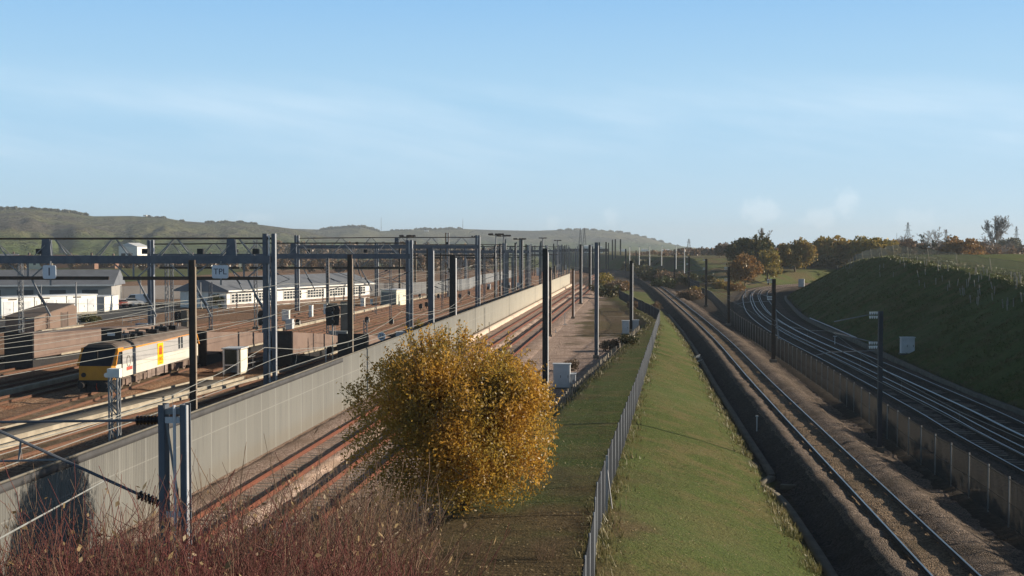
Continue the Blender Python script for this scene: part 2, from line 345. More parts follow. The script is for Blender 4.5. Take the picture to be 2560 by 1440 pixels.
def ground(X, Y):
    X = np.asarray(X, float); Y = np.asarray(Y, float)
    z = np.full(np.broadcast(X, Y).shape, -0.30)
    xf, xt, xp = XF(Y), XR(Y) - 3.5, XP(Y)
    r = np.interp(Y, [0, 30, 40, 75, 120, 165, 230], [2.4, 1.8, 1.4, 1.0, .5, .15, .0])
    r = r + 0.0
    tr = np.clip((X - xf) / np.maximum(xt - xf, .5), 0, 1)
    zr = r + (-.88 - r) * tr ** 1.25
    tl = np.clip((xf - X) / np.maximum(xf - xp, .5), 0, 1)
    zl = np.where(tl < .78, r - .08 * tl, (r - .0624) + (-.28 - (r - .0624)) * np.clip((tl - .78) / .22, 0, 1))
    zb = np.where(X > xf, zr, zl)
    near = (X > xp) & (X < xt + .01)
    z = np.where(near, zb + 0.10 * vnoise(X, Y, 2.3, 3) + .05 * vnoise(X, Y, .8, 4), z)
    # track on the right and strip beyond it
    xr, xc, xft = XR(Y), XC(Y), XFOOT(Y)
    mid = (X >= xt) & (X < xft)
    zm = np.interp(X - xr, [-3.5, 3.0, 4.5, 9.0], [-.88, -.80, -.45, -.45]) + .06 * vnoise(X, Y, 1.4, 8)
    zm = np.where(X - xc > -3.5, -.50, zm)
    z = np.where(mid, zm, z)
    # wedge of grass between the two lines, and the bank beyond the bend
    gap = xc - xr
    wedge = sst(X - xr, 7, 22) * sst(xc - X, 5, 20) * np.interp(Y, [180, 260, 340, 430, 560], [0, .6, 2.6, 5.5, 6.5])
    z = np.where((X > xr + 6) & (X < xc), np.maximum(z, z + wedge), z)
    bank = sst(Y - np.interp(X, [40, 90, 112, 155, 220, 400], [330, 366, 386, 412, 436, 470]), 6, 110) * 6.8
    z = np.where((X > xr + 20) & (Y > 330) & (X < xc + 300) & (bank > 0) & (X > 40), np.maximum(z, bank - .3), z)
    # the hill on the right
    u = X - xft
    hh = np.interp(Y, [-40, 40, 85, 124, 160, 195, 235, 288, 330, 370, 420], [6.6, 6.6, 6.9, 7.1, 8.3, 9.2, 8.2, 5.9, 3.4, 1.6, .8])
    wd = np.interp(Y, [0, 77, 124, 195, 288, 401], [12, 13, 15, 15, 14, 11])
    q = np.clip(u / wd, 0, 1.4)
    prof = np.where(q < .93, q / .96, .969 + .031 * sst(q, .93, 1.15))
    hill = -.3 + (hh + .3) * prof + .35 * vnoise(X, Y, 5, 11) * np.clip(q, 0, 1) + .12 * vnoise(X, Y, 1.6, 12) * np.clip(q, 0, 1)
    plat = np.interp(u - wd, [0, 25, 80], [0, 0, 1]) * (7.6 - hh)
    z = np.where((u > 0) & (Y < 428), np.maximum(hill + plat, -.3), z)
    farp = (Y >= 428) & (X > xr + 40)
    z = np.where(farp, np.maximum(z, 6.5 * sst(Y, 420, 520)), z)
    # bridge approach under the camera
    m = 7.0 * np.clip((27 - Y) / 20, 0, 1.2) * sst(X, -13, -8.5) * (1 - sst(X, 5, 8.5))
    z = np.maximum(z, np.where((X > -13) & (X < 8.5), m - .3, -9))
    # far right country slopes down to the coast, far left country rises gently
    z = z + np.where(Y > 1200, -(Y - 1200) * .0012, 0)
    return z
def gz(x, y): return float(ground(np.array([x]), np.array([y]))[0])

# ------------------------------------------------------------------ ground sheet
ys = np.concatenate([np.linspace(-40, 14, 20), 14.5 * np.exp(np.linspace(0, math.log(640 / 14.5), 470)), 640 * np.exp(np.linspace(0.02, math.log(7000 / 640), 70))])
ss = np.linspace(-1, 1, 440)
YY, SS = np.meshgrid(ys, ss, indexing='ij')
XX = SS * (34 + .62 * np.maximum(YY, 0))
ZZ = ground(XX, YY)
n, k = XX.shape
gi = np.arange(n * k).reshape(n, k)
Q = np.stack([gi[:-1, :-1], gi[:-1, 1:], gi[1:, 1:], gi[1:, :-1]], -1).reshape(-1, 4)
mg = bpy.data.materials.new('ground_mixed'); mg.use_nodes = True
gm = np_mesh('ground', np.stack([XX, YY, ZZ], -1), Q, mg, smooth=True)
def zones(X, Y):
    """grass, gravel, scrub, yard weights"""
    xf, xt, xp, xr, xc, xft = XF(Y), XR(Y) - 3.2, XP(Y), XR(Y), XC(Y), XFOOT(Y)
    nz = vnoise(X, Y, 3.0, 21) * 2 + vnoise(X, Y, .9, 22) * 1.4
    g = np.zeros(X.shape); gr = np.zeros(X.shape); sc = np.zeros(X.shape); yd = np.zeros(X.shape)
    bank = sst(X + nz * .5, xp - .5, xp + .8) * (1 - sst(X + nz * .35, xt - .9, xt - .2)) * (Y < 300)
    g = bank
    # scrub on the near flank of the bank and along the posts
    nearb = bank * (1 - sst(Y + nz * 4, 36, 50)) * (1 - sst(X + nz, xf - .2, xf + 2.4)) * .85
    edge = bank * (1 - sst(X + nz, xp + .3, xp + 2.4)) * .7
    sc = np.maximum(nearb, edge)
    mnd = (Y < 30) & (X < 9) & (X > -13); sc = np.where(mnd, 1, sc); g = np.where(mnd, .3, g)
    # yard: everything left of the wall; gravel between the wall and the posts
    xw = -19.4 + TD * Y
    yd = 1 - sst(X, xw - .5, xw + .5)
    gr = np.clip(1 - yd - sst(X, xp - .5, xp + .8), 0, 1)
    # rough ground beyond the cabinets
    rough = gr * sst(Y + nz * 8, 128, 150) * sst(X + nz * 1.5, -8.5 + TD * Y, -6.5 + TD * Y)
    sc = np.maximum(sc, rough * .8 * (vnoise(X, Y, 6, 31) > -.16)); g = np.maximum(g, rough * (.35 + .65 * sst(vnoise(X, Y, 9, 33), -.2, .1)))
    # wedge, bank, hill, far fields are grass
    wed = sst(X - xr + nz * .5, 8.2, 10.5) * sst(xc - X, 4.0, 5.0) * sst(Y, 165, 185)
    hill = sst(X - xft, .0, .5)
    far = np.maximum(sst(X, xr + 25, xr + 40) * sst(Y, 395, 420), sst(Y, 560, 640))
    leftf = sst(-X, 118, 124) * sst(Y, 0, 1)
    g = np.maximum.reduce([g, wed, hill, far, leftf]); sc = np.maximum(sc, np.maximum(wed, far * (Y < 700)) * .85 * sst(vnoise(X, Y, 11, 61) + vnoise(X, Y, 3.5, 62) * .8, -.3, .3)); yd = yd * (1 - leftf) * (1 - sst(Y, 560, 640)); gr = gr * (1 - g * .9)
    return g, gr, sc, yd
zg = zones(XX, YY)
at = gm.attributes.new('zone', 'FLOAT_COLOR', 'POINT')
at.data.foreach_set('color', np.stack([*zg], -1).astype(np.float32).ravel())
t = NT(mg.node_tree)
pos = t.n('ShaderNodeNewGeometry').outputs['Position']
za = t.n('ShaderNodeAttribute', attribute_name='zone'); zs = t.n('ShaderNodeSeparateXYZ', i={0: za.outputs['Vector']})
n1 = t.noise(pos, .35, 5, .65); n2 = t.noise(pos, 3.2, 5, .7); n3 = t.noise(pos, 14, 3, .7); n0 = t.noise(pos, .035, 4, .6)
n4 = t.noise(pos, 6.5, 6, .75); gc = t.mix(t.mr(n4, .34, .66), (.050, .074, .018), (.120, .145, .042)); gc = t.mix(t.math('MULTIPLY', t.mr(n2, .42, .66), .5), gc, (.075, .10, .026))
gc = t.mix(t.math('MULTIPLY', t.mr(n1, .42, .64), .85), gc, (.150, .125, .055))
gc = t.mix(t.math('MULTIPLY', t.mr(n0, .45, .62), .5), gc, (.10, .135, .045)); gc = t.mix(t.math('MULTIPLY', t.mr(t.noise(pos, 1.1, 5, .7), .54, .72), .6), gc, (.052, .070, .022))
gc = t.mix(t.math('MULTIPLY', t.mr(n3, .56, .72), .6), gc, (.24, .21, .10))
gc = t.mix(t.math('MULTIPLY', t.mr(n3, .22, .36, 1, 0), .4), gc, (.045, .052, .018))
stn, sd = stones(t, pos, 11.0, (.30, .21, .165), (.66, .51, .42), (.36, .26, .205))
sy, sd2 = stones(t, pos, 7.0, (.16, .10, .062), (.33, .22, .145), (.22, .115, .065))
scr = t.mix(t.mr(n2, .3, .7), (.075, .052, .030), (.165, .115, .065))
scr = t.mix(t.math('MULTIPLY', t.mr(n3, .56, .72), .6), scr, (.30, .22, .12))
dark = t.mix(t.mr(n2, .35, .65), (.055, .044, .034), (.10, .08, .06))
c = t.mix(zs.outputs[1], dark, stn)
c = t.mix(za.outputs['Alpha'], c, sy)
c = t.mix(zs.outputs[0], c, gc)
c = t.mix(zs.outputs[2], c, scr)
hh_ = t.math('ADD', t.math('MULTIPLY', n3, .6), t.math('MULTIPLY', n2, 1.0))
hh_ = t.math('ADD', hh_, t.math('MULTIPLY', t.math('MULTIPLY', sd, zs.outputs[1]), -.8))
bn = t.n('ShaderNodeBump', i={'Strength': .9, 'Distance': .13, 'Height': hh_})
b = t.n('ShaderNodeBsdfPrincipled', i={'Base Color': c, 'Roughness': .95, 'Specular IOR Level': .1, 'Normal': bn.outputs[0]})
t.t.links.new(b.outputs[0], t.n('ShaderNodeOutputMaterial').inputs[0])
tag(link('ground', gm), kind='structure', label='grass banks, gravel and ballast of the railway land')

# ------------------------------------------------------------------ hills
def hillmat(name, g1, g2, wd, sc):
    m = bpy.data.materials.new(name); m.use_nodes = True; t = NT(m.node_tree)
    pos = t.n('ShaderNodeNewGeometry').outputs['Position']
    pv = t.vmul(pos, (1, .6, 2.5))
    a = t.noise(pv, .004 * sc, 5, .6); b_ = t.noise(pv, .012 * sc, 5, .7); f = t.noise(pv, .05 * sc, 4, .7)
    c = t.mix(t.mr(b_, .35, .65), g1, g2)
    wood = t.mr(t.math('ADD', t.math('MULTIPLY', a, .75), t.math('MULTIPLY', f, .25)), .49, .56)
    c = t.mix(wood, c, t.mix(t.mr(f, .3, .7), wd, tuple(x * 1.9 for x in wd)))
    zc = t.n('ShaderNodeSeparateXYZ', i={0: pos}).outputs[2]
    fld = t.mr(t.math('ADD', zc, t.math('MULTIPLY', t.math('SUBTRACT', b_, .5), 40)), 12, 34, 1, 0)
    c = t.mix(t.math('MULTIPLY', fld, .8), c, (.075, .105, .035))
    bn = t.n('ShaderNodeBump', i={'Strength': .8, 'Distance': 14.0, 'Height': t.math('ADD', f, t.math('MULTIPLY', wood, .4))})
    p = t.n('ShaderNodeBsdfPrincipled', i={'Base Color': c, 'Roughness': 1, 'Specular IOR Level': 0, 'Normal': bn.outputs[0]})
    t.t.links.new(p.outputs[0], t.n('ShaderNodeOutputMaterial').inputs[0]); return m
def hills(name, sky_pts, dist, m, foot_d, foot_z, seed, bump=1.0, label=''):
    xs = np.arange(sky_pts[0][0], sky_pts[-1][0] + 1, 5.0)
    yv = np.interp(xs, [p[0] for p in sky_pts], [p[1] for p in sky_pts])
    dd = np.interp(xs, [p[0] for p in dist], [p[1] for p in dist])
    X = []; rows = np.concatenate([np.linspace(0, 1, 34), 1 + np.linspace(.06, .8, 8)])
    V = np.zeros((len(rows), len(xs), 3))
    for j, q in enumerate(rows):
        for i, px in enumerate(xs):
            pass
    az = (xs - 1280) / F
    rg = np.random.default_rng(seed)
    for j, q in enumerate(rows):
        fd = np.interp(xs, [p[0] for p in foot_d], [p[1] for p in foot_d])
        zt = H + (620 - yv) * dd / F
        if q <= 1:
            d = fd + (dd - fd) * q
            e = q ** 1.35
            gul = (vnoise(xs * 1.0, np.full(xs.shape, q * 260), 70, seed) * .22 + vnoise(xs, np.full(xs.shape, q * 260), 26, seed + 1) * .12) * math.sin(math.pi * q)
            z = foot_z + (zt - foot_z) * np.clip(e + gul, 0, 1)
        else:
            d = dd * (1 + (q - 1) * .35); z = zt - (q - 1) * 55
        V[j, :, 0] = az * d; V[j, :, 1] = d; V[j, :, 2] = z
    n, k = len(rows), len(xs); gi = np.arange(n * k).reshape(n, k)
    Q = np.stack([gi[:-1, :-1], gi[:-1, 1:], gi[1:, 1:], gi[1:, :-1]], -1).reshape(-1, 4)
    return tag(link(name, np_mesh(name, V, Q, m, smooth=True)), kind='structure', label=label)
HM1 = hillmat('hill_near', (.085, .092, .042), (.125, .118, .060), (.048, .042, .030), 1.0)
HM2 = hillmat('hill_far', (.09, .09, .05), (.125, .115, .065), (.045, .045, .036), .7)
SKY1 = [(-900, 520), (-400, 512), (0, 521), (90, 522), (180, 531), (235, 541), (330, 540), (415, 545), (460, 553), (520, 557), (600, 556), (660, 563), (740, 573), (800, 586), (880, 604), (960, 622), (1060, 640)]
SKY2 = [(300, 600), (640, 575), (740, 572), (800, 574), (870, 567), (905, 566), (950, 578), (1020, 575), (1090, 572), (1150, 572), (1230, 575), (1330, 577), (1400, 575), (1460, 574), (1510, 576), (1560, 582), (1610, 592), (1660, 606), (1700, 615), (1750, 621), (1800, 632)]
hills('hills', SKY1, [(-900, 1900), (0, 2100), (600, 2500), (1060, 2800)], HM1, [(-900, 900), (0, 950), (1060, 1500)], 0.0, 5, label='olive downland ridge behind the yard')
hills('hills', SKY2, [(300, 3600), (900, 3300), (1800, 4200)], HM2, [(300, 1900), (1800, 2600)], -2.0, 15, label='farther blue-grey downland ridge falling to the right')

# ------------------------------------------------------------------ railway tracks
RAILP = [(-.036, 0), (.036, 0), (.036, -.036), (.011, -.05), (.011, -.125), (.07, -.145), (.07, -.16), (-.07, -.16), (-.07, -.145), (-.011, -.125), (-.011, -.05), (-.036, -.036)]
def resample(path, y0, y1, step):
    p = path[(path[:, 1] >= y0) & (path[:, 1] <= y1)]
    s = np.concatenate([[0], np.cumsum(np.linalg.norm(np.diff(p, axis=0), axis=1))])
    q = np.arange(0, s[-1], step)
    return np.stack([np.interp(q, s, p[:, 0]), np.interp(q, s, p[:, 1])], 1)
def railway_track(path, label, bed, bed_mats, bedseg, top, side, z0=0.0, y0=6, y1=420, sl_to=150, jit=.02, third=None, bedstep=.8, w_=1.0, sl_z=None):
    p1 = resample(path, y0, y1, bedstep)
    if bed:
        V, Q, MI = sweep(p1, bed, jit=jit, seg_mats=bedseg)
        V[:, 2] += z0
        root = link('railway_track', np_mesh('railway_track', V, Q, bed_mats, MI, smooth=True))
    else:
        root = bpy.data.objects.new('railway_track', None); COL.objects.link(root)
    tag(root, label, None, None, 'structure')
    p2 = resample(path, y0, y1, 2.5)
    prof = [(u * w_, z + z0) for u, z in RAILP]
    for sgn in (-1, 1):
        V, Q, MI = sweep(p2, prof, closed=True, off=sgn * .7535, seg_mats=[1] + [0] * 11)
        link('rail', np_mesh('rail', V, Q, [side, top], MI), root)
    if third:
        V, Q, MI = sweep(p2, [(-.04, .06), (.04, .06), (.04, -.08), (-.04, -.08)], closed=True, off=third, seg_mats=[1, 0, 0, 0])
        link('conductor_rail', np_mesh('conductor_rail', V, Q, [side, top], MI), root)
    if sl_to > y0:
        ps = resample(path, y0, sl_to, .66)
        tt = np.gradient(ps, axis=0); tt /= np.linalg.norm(tt, axis=1)[:, None]
        mb = MB()
        for (x, y), (tx, ty) in zip(ps, tt):
            mb.box((x, y, z0 - .274), (2.5, .25, .17 if sl_z is None else sl_z), -math.atan2(tx, ty))
        mb.build('sleepers', M_sleeper, root)
    return root
B_shade = ballast('ballast_shade', (.045, .038, .032), (.12, .10, .085), (.06, .05, .042), 13)  # darker ballast, shade painted into the left shoulder, cess and far cribs
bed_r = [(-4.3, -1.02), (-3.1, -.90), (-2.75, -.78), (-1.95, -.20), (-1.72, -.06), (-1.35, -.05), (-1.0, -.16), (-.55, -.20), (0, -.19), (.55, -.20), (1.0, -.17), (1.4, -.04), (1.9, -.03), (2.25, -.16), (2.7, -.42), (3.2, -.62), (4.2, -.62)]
railway_track(PR, 'grey ballasted single track curving away between the grass bank and the mesh fence', bed_r, [B_grey, B_crib, B_shade], [2, 2, 2, 0, 0, 0] + [1] * 4 + [0] * 6, M_railtop, M_railside, 0, 4, 540, 0, .045, bedstep=.5)
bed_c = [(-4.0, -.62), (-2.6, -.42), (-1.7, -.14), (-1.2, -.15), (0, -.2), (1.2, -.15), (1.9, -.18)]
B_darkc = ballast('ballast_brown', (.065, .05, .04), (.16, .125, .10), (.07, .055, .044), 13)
railway_track(PC1, 'curving electrified track with a conductor rail just beyond the mesh fence', bed_c, [B_darkc, B_shade], [0, 0, 0, 1, 1, 0], M_railtop, M_railside, -.1, 10, 420, 90, .03, third=1.17)
PC2 = np.stack([PC1[:, 0], PC1[:, 1]], 1); _t = np.gradient(PC1, axis=0); _t /= np.linalg.norm(_t, axis=1)[:, None]
PC2 = PC1 + np.stack([_t[:, 1], -_t[:, 0]], 1) * 3.55
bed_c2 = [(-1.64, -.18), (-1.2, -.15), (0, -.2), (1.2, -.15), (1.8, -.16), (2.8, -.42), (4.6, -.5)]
railway_track(PC2, 'curving electrified track close to the foot of the dark grass hill', bed_c2, [B_darkc, B_shade], [0, 1, 1, 0, 0, 0], M_railtop, M_railside, -.1, 10, 420, 90, .03, third=-1.17)
def straight(a, y0=0, y1=600, fan=0.0, fan_y=100, bend=0.0):
    ys_ = np.arange(y0, y1, 2.0)
    return np.stack([a + TD * ys_ - fan * np.maximum(0, fan_y - ys_) + bend * np.maximum(0, ys_ - 430) ** 2 / 1000, ys_], 1)
def bedAB(l, r): return [(l, -.30), (l + .35, -.17), (-1.3, -.15), (-.8, -.19), (0, -.20), (.8, -.19), (1.3, -.15), (r - .35, -.19), (r, -.30)]
railway_track(straight(-16.3, 4, 560, bend=.12), 'rusty red track nearest the foot of the concrete wall', bedAB(-2.7, 1.7), [B_pink, B_crib], [0] * 3 + [0, 0] + [0] * 3, M_railrust, M_railrust, 0, 4, 560, 130, .03, w_=1.5)
railway_track(straight(-12.9, 4, 560, bend=.12), 'rusty red track on the gravel side, away from the concrete wall', bedAB(-1.69, 2.6), [B_pink, B_crib], [0] * 3 + [0, 0] + [0] * 3, M_railrust, M_railrust, 0, 4, 560, 130, .03, w_=1.5)
# the yard: fanned tracks behind the wall
LOCO = (-29.0, 84.9); LYAW = R(-2.4)
LT = catmull([(-33.5, -10), (-31.2, 40), (-29.4, 82), (-28.5, 105), (-26.0, 135), (-21.6, 180), (-15.9, 235), (-8.0, 310), (1.5, 400), (12, 500), (18, 560)])
YT = [('rust streaked yard track directly behind the concrete wall', straight(-24.2, 20, 560, .05), 1),
      ('rust streaked yard track beside the pale concrete walkway', straight(-28.6, 20, 560, .075), 1),
      ('rust streaked yard track behind the pale booth', straight(-35.2, 101, 560, .0), 0),
      ('yard track carrying the grey locomotive', LT, 1),
      ('yard track next beyond the locomotive', straight(-43.5, 60, 520, .0), 0),
      ('yard track third beyond the locomotive', straight(-53.0, 60, 215, .0), 0),
      ('yard track second beyond the locomotive', straight(-48.2, 60, 300, .0), 0),
      ('yard track in front of the brown shed', straight(-58.5, 90, 175, .0), 0),
      ('yard track running past the white hut', straight(-39.4, 125, 540, .0), 0),
      ('yard track between the two middle brown ramps', straight(-31.8, 104, 550, .0), 0)]
bed_y = [(-2.2, -.30), (-1.5, -.17), (-.75, -.19), (0, -.16), (.75, -.19), (1.5, -.17), (2.2, -.30)]
for lb, pth, sl in YT:
    railway_track(pth, lb, bed_y, [B_yard, B_crib], [0, 0, 1, 1, 0, 0], M_railyard, M_railyard, -.02, pth[0][1], pth[-1][1] - 1, 120 if sl else 0, .03, bedstep=1.6)

# walkways, kerbs and troughing of the yard
V, Q, MI = sweep(straight(-32.6, 22, 96, .085), [(-1.1, -.3), (-1.1, -.06), (1.1, -.05), (1.1, -.3)])
tag(link('path', np_mesh('path', V, Q, mat('walkway', (.115, .105, .09), .9, (.08, .074, .062), .5, .7), smooth=False)), 'concrete walkway leading to the pale booth', kind='structure')
for off, lb in ((1.28, 'wall side'), (-1.28, 'locomotive side')):
    V, Q, MI = sweep(straight(-32.6 + off, 22, 97, .085), [(-.09, -.3), (-.09, .03), (.09, .04), (.09, -.3)])
    tag(link('kerb', np_mesh('kerb', V, Q, M_pale)), 'pale concrete kerb along the walkway, ' + lb, kind='structure')
V, Q, MI = sweep(straight(-30.4, 22, 140, .08), [(-.2, -.28), (-.2, -.02), (.2, -.02), (.2, -.28)])
tag(link('kerb', np_mesh('kerb', V, Q, M_pale)), 'pale cable trough lids beside the yard track', kind='structure')
V, Q, MI = sweep(straight(-45.8, 40, 330, 0), [(-.25, -.3), (-.25, .03), (.25, .03), (.25, -.3)])
tag(link('kerb', np_mesh('kerb', V, Q, M_pale)), 'pale concrete edging between far yard tracks', kind='structure')
# yard road and parking
rd = [(-118, 150), (-60.5, 158), (-59, 176), (-56, 205), (-66, 212), (-62, 232), (-118, 236)]
mb = MB(); nn = mb.add([(x, y, -.2) for x, y in rd]); mb.face(*range(nn, nn + len(rd)))
tag(mb.build('road', M_asph), 'dark asphalt yard with parked cars', kind='structure')

# ------------------------------------------------------------------ concrete wall between yard and rusty tracks
wm = bpy.data.materials.new('wall_panels'); wm.use_nodes = True; t = NT(wm.node_tree)
pos = t.n('ShaderNodeNewGeometry').outputs['Position']; sp = t.n('ShaderNodeSeparateXYZ', i={0: pos})
yy = sp.outputs[1]; zz = sp.outputs[2]
fr = t.math('FRACT', t.math('DIVIDE', yy, 2.4)); seam = t.math('LESS_THAN', t.math('ABSOLUTE', t.math('SUBTRACT', fr, .5)), .026)
pid = t.math('FLOOR', t.math('DIVIDE', yy, 2.4)); prn = t.n('ShaderNodeTexWhiteNoise', noise_dimensions='1D', i={'W': pid}).outputs['Value']
hl = t.math('LESS_THAN', t.math('ABSOLUTE', t.math('SUBTRACT', zz, 1.95)), .025)
base = t.mix(t.math('MULTIPLY', prn, .8), (.175, .174, .160), (.140, .139, .129))
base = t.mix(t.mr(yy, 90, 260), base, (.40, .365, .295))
stain = t.math('MULTIPLY', t.mr(t.noise(t.vmul(pos, (1, 1.5, .13)), 1.6, 6, .7), .46, .70), t.mr(yy, 46, 62, .5, .38))
base = t.mix(stain, base, (.10, .10, .098))
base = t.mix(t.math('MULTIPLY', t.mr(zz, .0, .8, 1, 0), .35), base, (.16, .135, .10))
base = t.mix(t.math('MULTIPLY', t.math('MAXIMUM', seam, hl), .38), base, (.29, .288, .268))
wv = t.math('SINE', t.math('MULTIPLY', yy, 42))
bn = t.n('ShaderNodeBump', i={'Strength': t.mr(yy, 46, 62, .8, .15), 'Distance': .02, 'Height': wv})
b = t.n('ShaderNodeBsdfPrincipled', i={'Base Color': base, 'Roughness': .85, 'Specular IOR Level': .2, 'Normal': bn.outputs[0]})
t.t.links.new(b.outputs[0], t.n('ShaderNodeOutputMaterial').inputs[0])
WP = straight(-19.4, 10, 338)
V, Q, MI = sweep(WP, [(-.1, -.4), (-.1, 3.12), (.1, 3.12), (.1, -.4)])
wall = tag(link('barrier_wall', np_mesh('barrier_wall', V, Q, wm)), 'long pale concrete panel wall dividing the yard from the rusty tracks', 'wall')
wall['kind'] = 'thing'
V, Q, MI = sweep(straight(-19.4, 10, 80), [(.103, 2.88), (.103, 3.14), (.14, 3.14), (.14, 2.88)], closed=True)
link('coping', np_mesh('coping', V, Q, mat('coping_grey', (.075, .075, .078), .85)), wall)
V, Q, MI = sweep(straight(-19.4, 10, 338), [(-.05, 3.145), (-.05, 3.2), (.06, 3.2), (.06, 3.145)], closed=True)
link('top_rail', np_mesh('top_rail', V, Q, M_conc), wall)
V, Q, MI = sweep(straight(-19.4, 128, 338), [(.103, -.35), (.103, .32), (.75, .22), (.8, -.35)], closed=False)
link('plinth', np_mesh('plinth', V, Q, mat('plinth_pink', (.62, .50, .40), .9, (.48, .37, .29), .8, .6)), wall)

# ------------------------------------------------------------------ cable trough on the right track's cess
tr_pts = [(y_, -3.35) for y_ in (8, 30, 45, 50.5)] 
def trough(pts, label):
    V, Q, MI = sweep(catmull(pts, 1.0), [(-.17, -1.0), (-.17, -.68), (.17, -.68), (.17, -1.0)])
    return tag(link('cable_trough', np_mesh('cable_trough', V, Q, M_troughc)), label, 'cable trough')
near_p = [(float(XR(y_)) - 3.45, y_) for y_ in (6, 20, 36, 46)] + [(float(XR(52.5)) - 3.6, 52.5), (float(XR(55.6)) - 4.15, 55.6)]
trough(near_p, 'near length of concrete cable trough at the grass edge, below its kink')
trough([(float(XR(55.6)) - 4.15, 55.75), (float(XR(57.6)) - 3.35, 57.6)], 'short mossy slab joining the two lengths of trough at the kink')
trough([(float(XR(y_)) - 3.3, y_) for y_ in (57.9, 75, 100, 130, 160, 200)], 'far length of concrete cable trough along the grass edge, beyond its kink')
mb = MB().box((0, 0, 0), (1.3, .26, .22), R(-8)); o = mb.build('concrete_slab', M_troughc); o.location = (float(XR(55)) - 2.6, 55.0, -.72)
tag(o, 'loose concrete slab lying in the dark cess beside the trough kink', 'slab')

V, Q, MI = sweep(np.stack([XFOOT(np.arange(30, 262, 2.0)) - .35, np.arange(30, 262, 2.0)], 1), [(-.2, -.45), (-.2, -.02), (.2, -.02), (.2, -.45)])
tag(link('cable_trough', np_mesh('cable_trough', V, Q, M_troughc)), 'long dark cable trough along the foot of the grass hill', 'cable trough')
a_, b_ = U(2025, 795, .12), U(2142, 845, .12)
tag(MB().tube([a_, a_.lerp(b_, .5) + Vector((0, 0, .03)), b_], .07, 6).build('pipe', M_edge), 'straight pale pipe lying along the foot of the grass hill', 'pipe')
# ------------------------------------------------------------------ fences
def fence(path, label, h=1.8, pale_gap=.13, pale_w=.05, post_gap=2.75, pm=M_fence, postm=M_fencep, lean=0.0, post_extra=.06, post_w=.07, mesh=False, max_posts=96):
    root = thing('fence', (0, 0, 0), 0, label, 'fence')
    s = np.concatenate([[0], np.cumsum(np.linalg.norm(np.diff(path, axis=0), axis=1))])
    at_ = lambda q: (np.interp(q, s, path[:, 0]), np.interp(q, s, path[:, 1]))
    q = np.arange(0, s[-1], pale_gap); px_, py_ = at_(q); pz = ground(px_, py_)
    tx = np.gradient(px_); ty = np.gradient(py_); L = np.hypot(tx, ty); tx /= L; ty /= L
    nv_ = len(q); V = np.zeros((nv_, 8, 3)); hw, th = pale_w / 2, .012
    for j, (a, b_, zt) in enumerate([(-1, -1, 0), (1, -1, 0), (1, 1, 0), (-1, 1, 0), (-1, -1, 1), (1, -1, 1), (1, 1, 1), (-1, 1, 1)]):
        V[:, j, 0] = px_ + tx * hw * a + ty * th * b_; V[:, j, 1] = py_ + ty * hw * a - tx * th * b_
        V[:, j, 2] = pz + (.05 if zt == 0 else h)
    fq = np.array([(0, 1, 5, 4), (1, 2, 6, 5), (2, 3, 7, 6), (3, 0, 4, 7), (4, 5, 6, 7)])
    Q = (np.arange(nv_)[:, None, None] * 8 + fq[None]).reshape(-1, 4)
    link('paling_panel', np_mesh('paling_panel', V.reshape(-1, 3), Q, pm), root)
    pp = np.stack(at_(np.arange(0, s[-1], 1.2)), 1)
    for zr_ in (.10, h - .12) if not mesh else (.1, h * .5, h - .05):
        Vr, Qr, _ = sweep(pp, [(-.012, zr_ - .012), (-.012, zr_ + .012), (.012, zr_ + .012), (.012, zr_ - .012)], closed=True, zfun=ground)
        link('rail', np_mesh('rail', Vr, Qr, pm), root)
    qp = np.arange(0, s[-1], post_gap)[:max_posts]
    first = None
    for k_, (x, y) in enumerate(zip(*at_(qp))):
        if first is None:
            mb = MB().tube([(0, 0, -.1), (lean, 0, h + post_extra)], post_w / 2, 8); first = mb.build('post', postm, root, True); o = first
        else: o = first.copy(); COL.objects.link(o); o.parent = root
        o.location = (x, y, gz(x, y))
    return root
fence(FENCE_C, 'dark steel mesh fence along the ridge of the grass bank', 1.75, .17, .035, 2.4, postm=mat('post_steel', (.23, .25, .28), .8, (.17, .18, .20), 1, .5, spec=.1), post_w=.05)
# strainer post with brace on the near part of that fence
sp_ = U(1512, 1290, 1.35); x_ = float(XF(sp_.y))
b0 = thing('strainer_post', (x_ + .02, sp_.y, gz(x_, sp_.y)), 0, 'pale strainer post with a diagonal brace on the ridge fence', 'fence post')
MB().bar((.06, 0, -.1), (.06, 0, 2.0), .07).build('post', M_fencep, b0)
MB().bar((.06, .1, 1.65), (.30, .75, .05), .045).build('brace', M_fencep, b0)
FENCE_R = catmull([(13.5, 6), (16.3, 22), (19.1, 45), (20.5, 60.6), (23.1, 85), (25.3, 108), (30.4, 163), (36.2, 211), (41.0, 250), (43.5, 285)], 2.2)
fence(FENCE_R, 'long grey mesh fence between the single track and the pair of curving tracks', 1.9, .15, .018, 2.7, mat('fence_weathered', (.085, .08, .072), .9, (.06, .055, .05), 1, .5, spec=.05), mat('post_grey', (.30, .30, .29), .8, (.2, .2, .19), 1, .5, spec=.1), mesh=True)
crest = np.array([(float(XFOOT(y_)) + float(np.interp(y_, [0, 77, 124, 195, 288, 401], [12, 13, 15, 15, 14, 11])) * 1.03, y_) for y_ in np.arange(48, 352, 3.0)])
fence(crest, 'light mesh fence with leaning concrete posts along the crest of the hill', 1.75, .25, .014, 15, mat('mesh_grey', (.14, .15, .13), .9, spec=.05), M_pale, lean=-.28, post_w=.10, mesh=True)
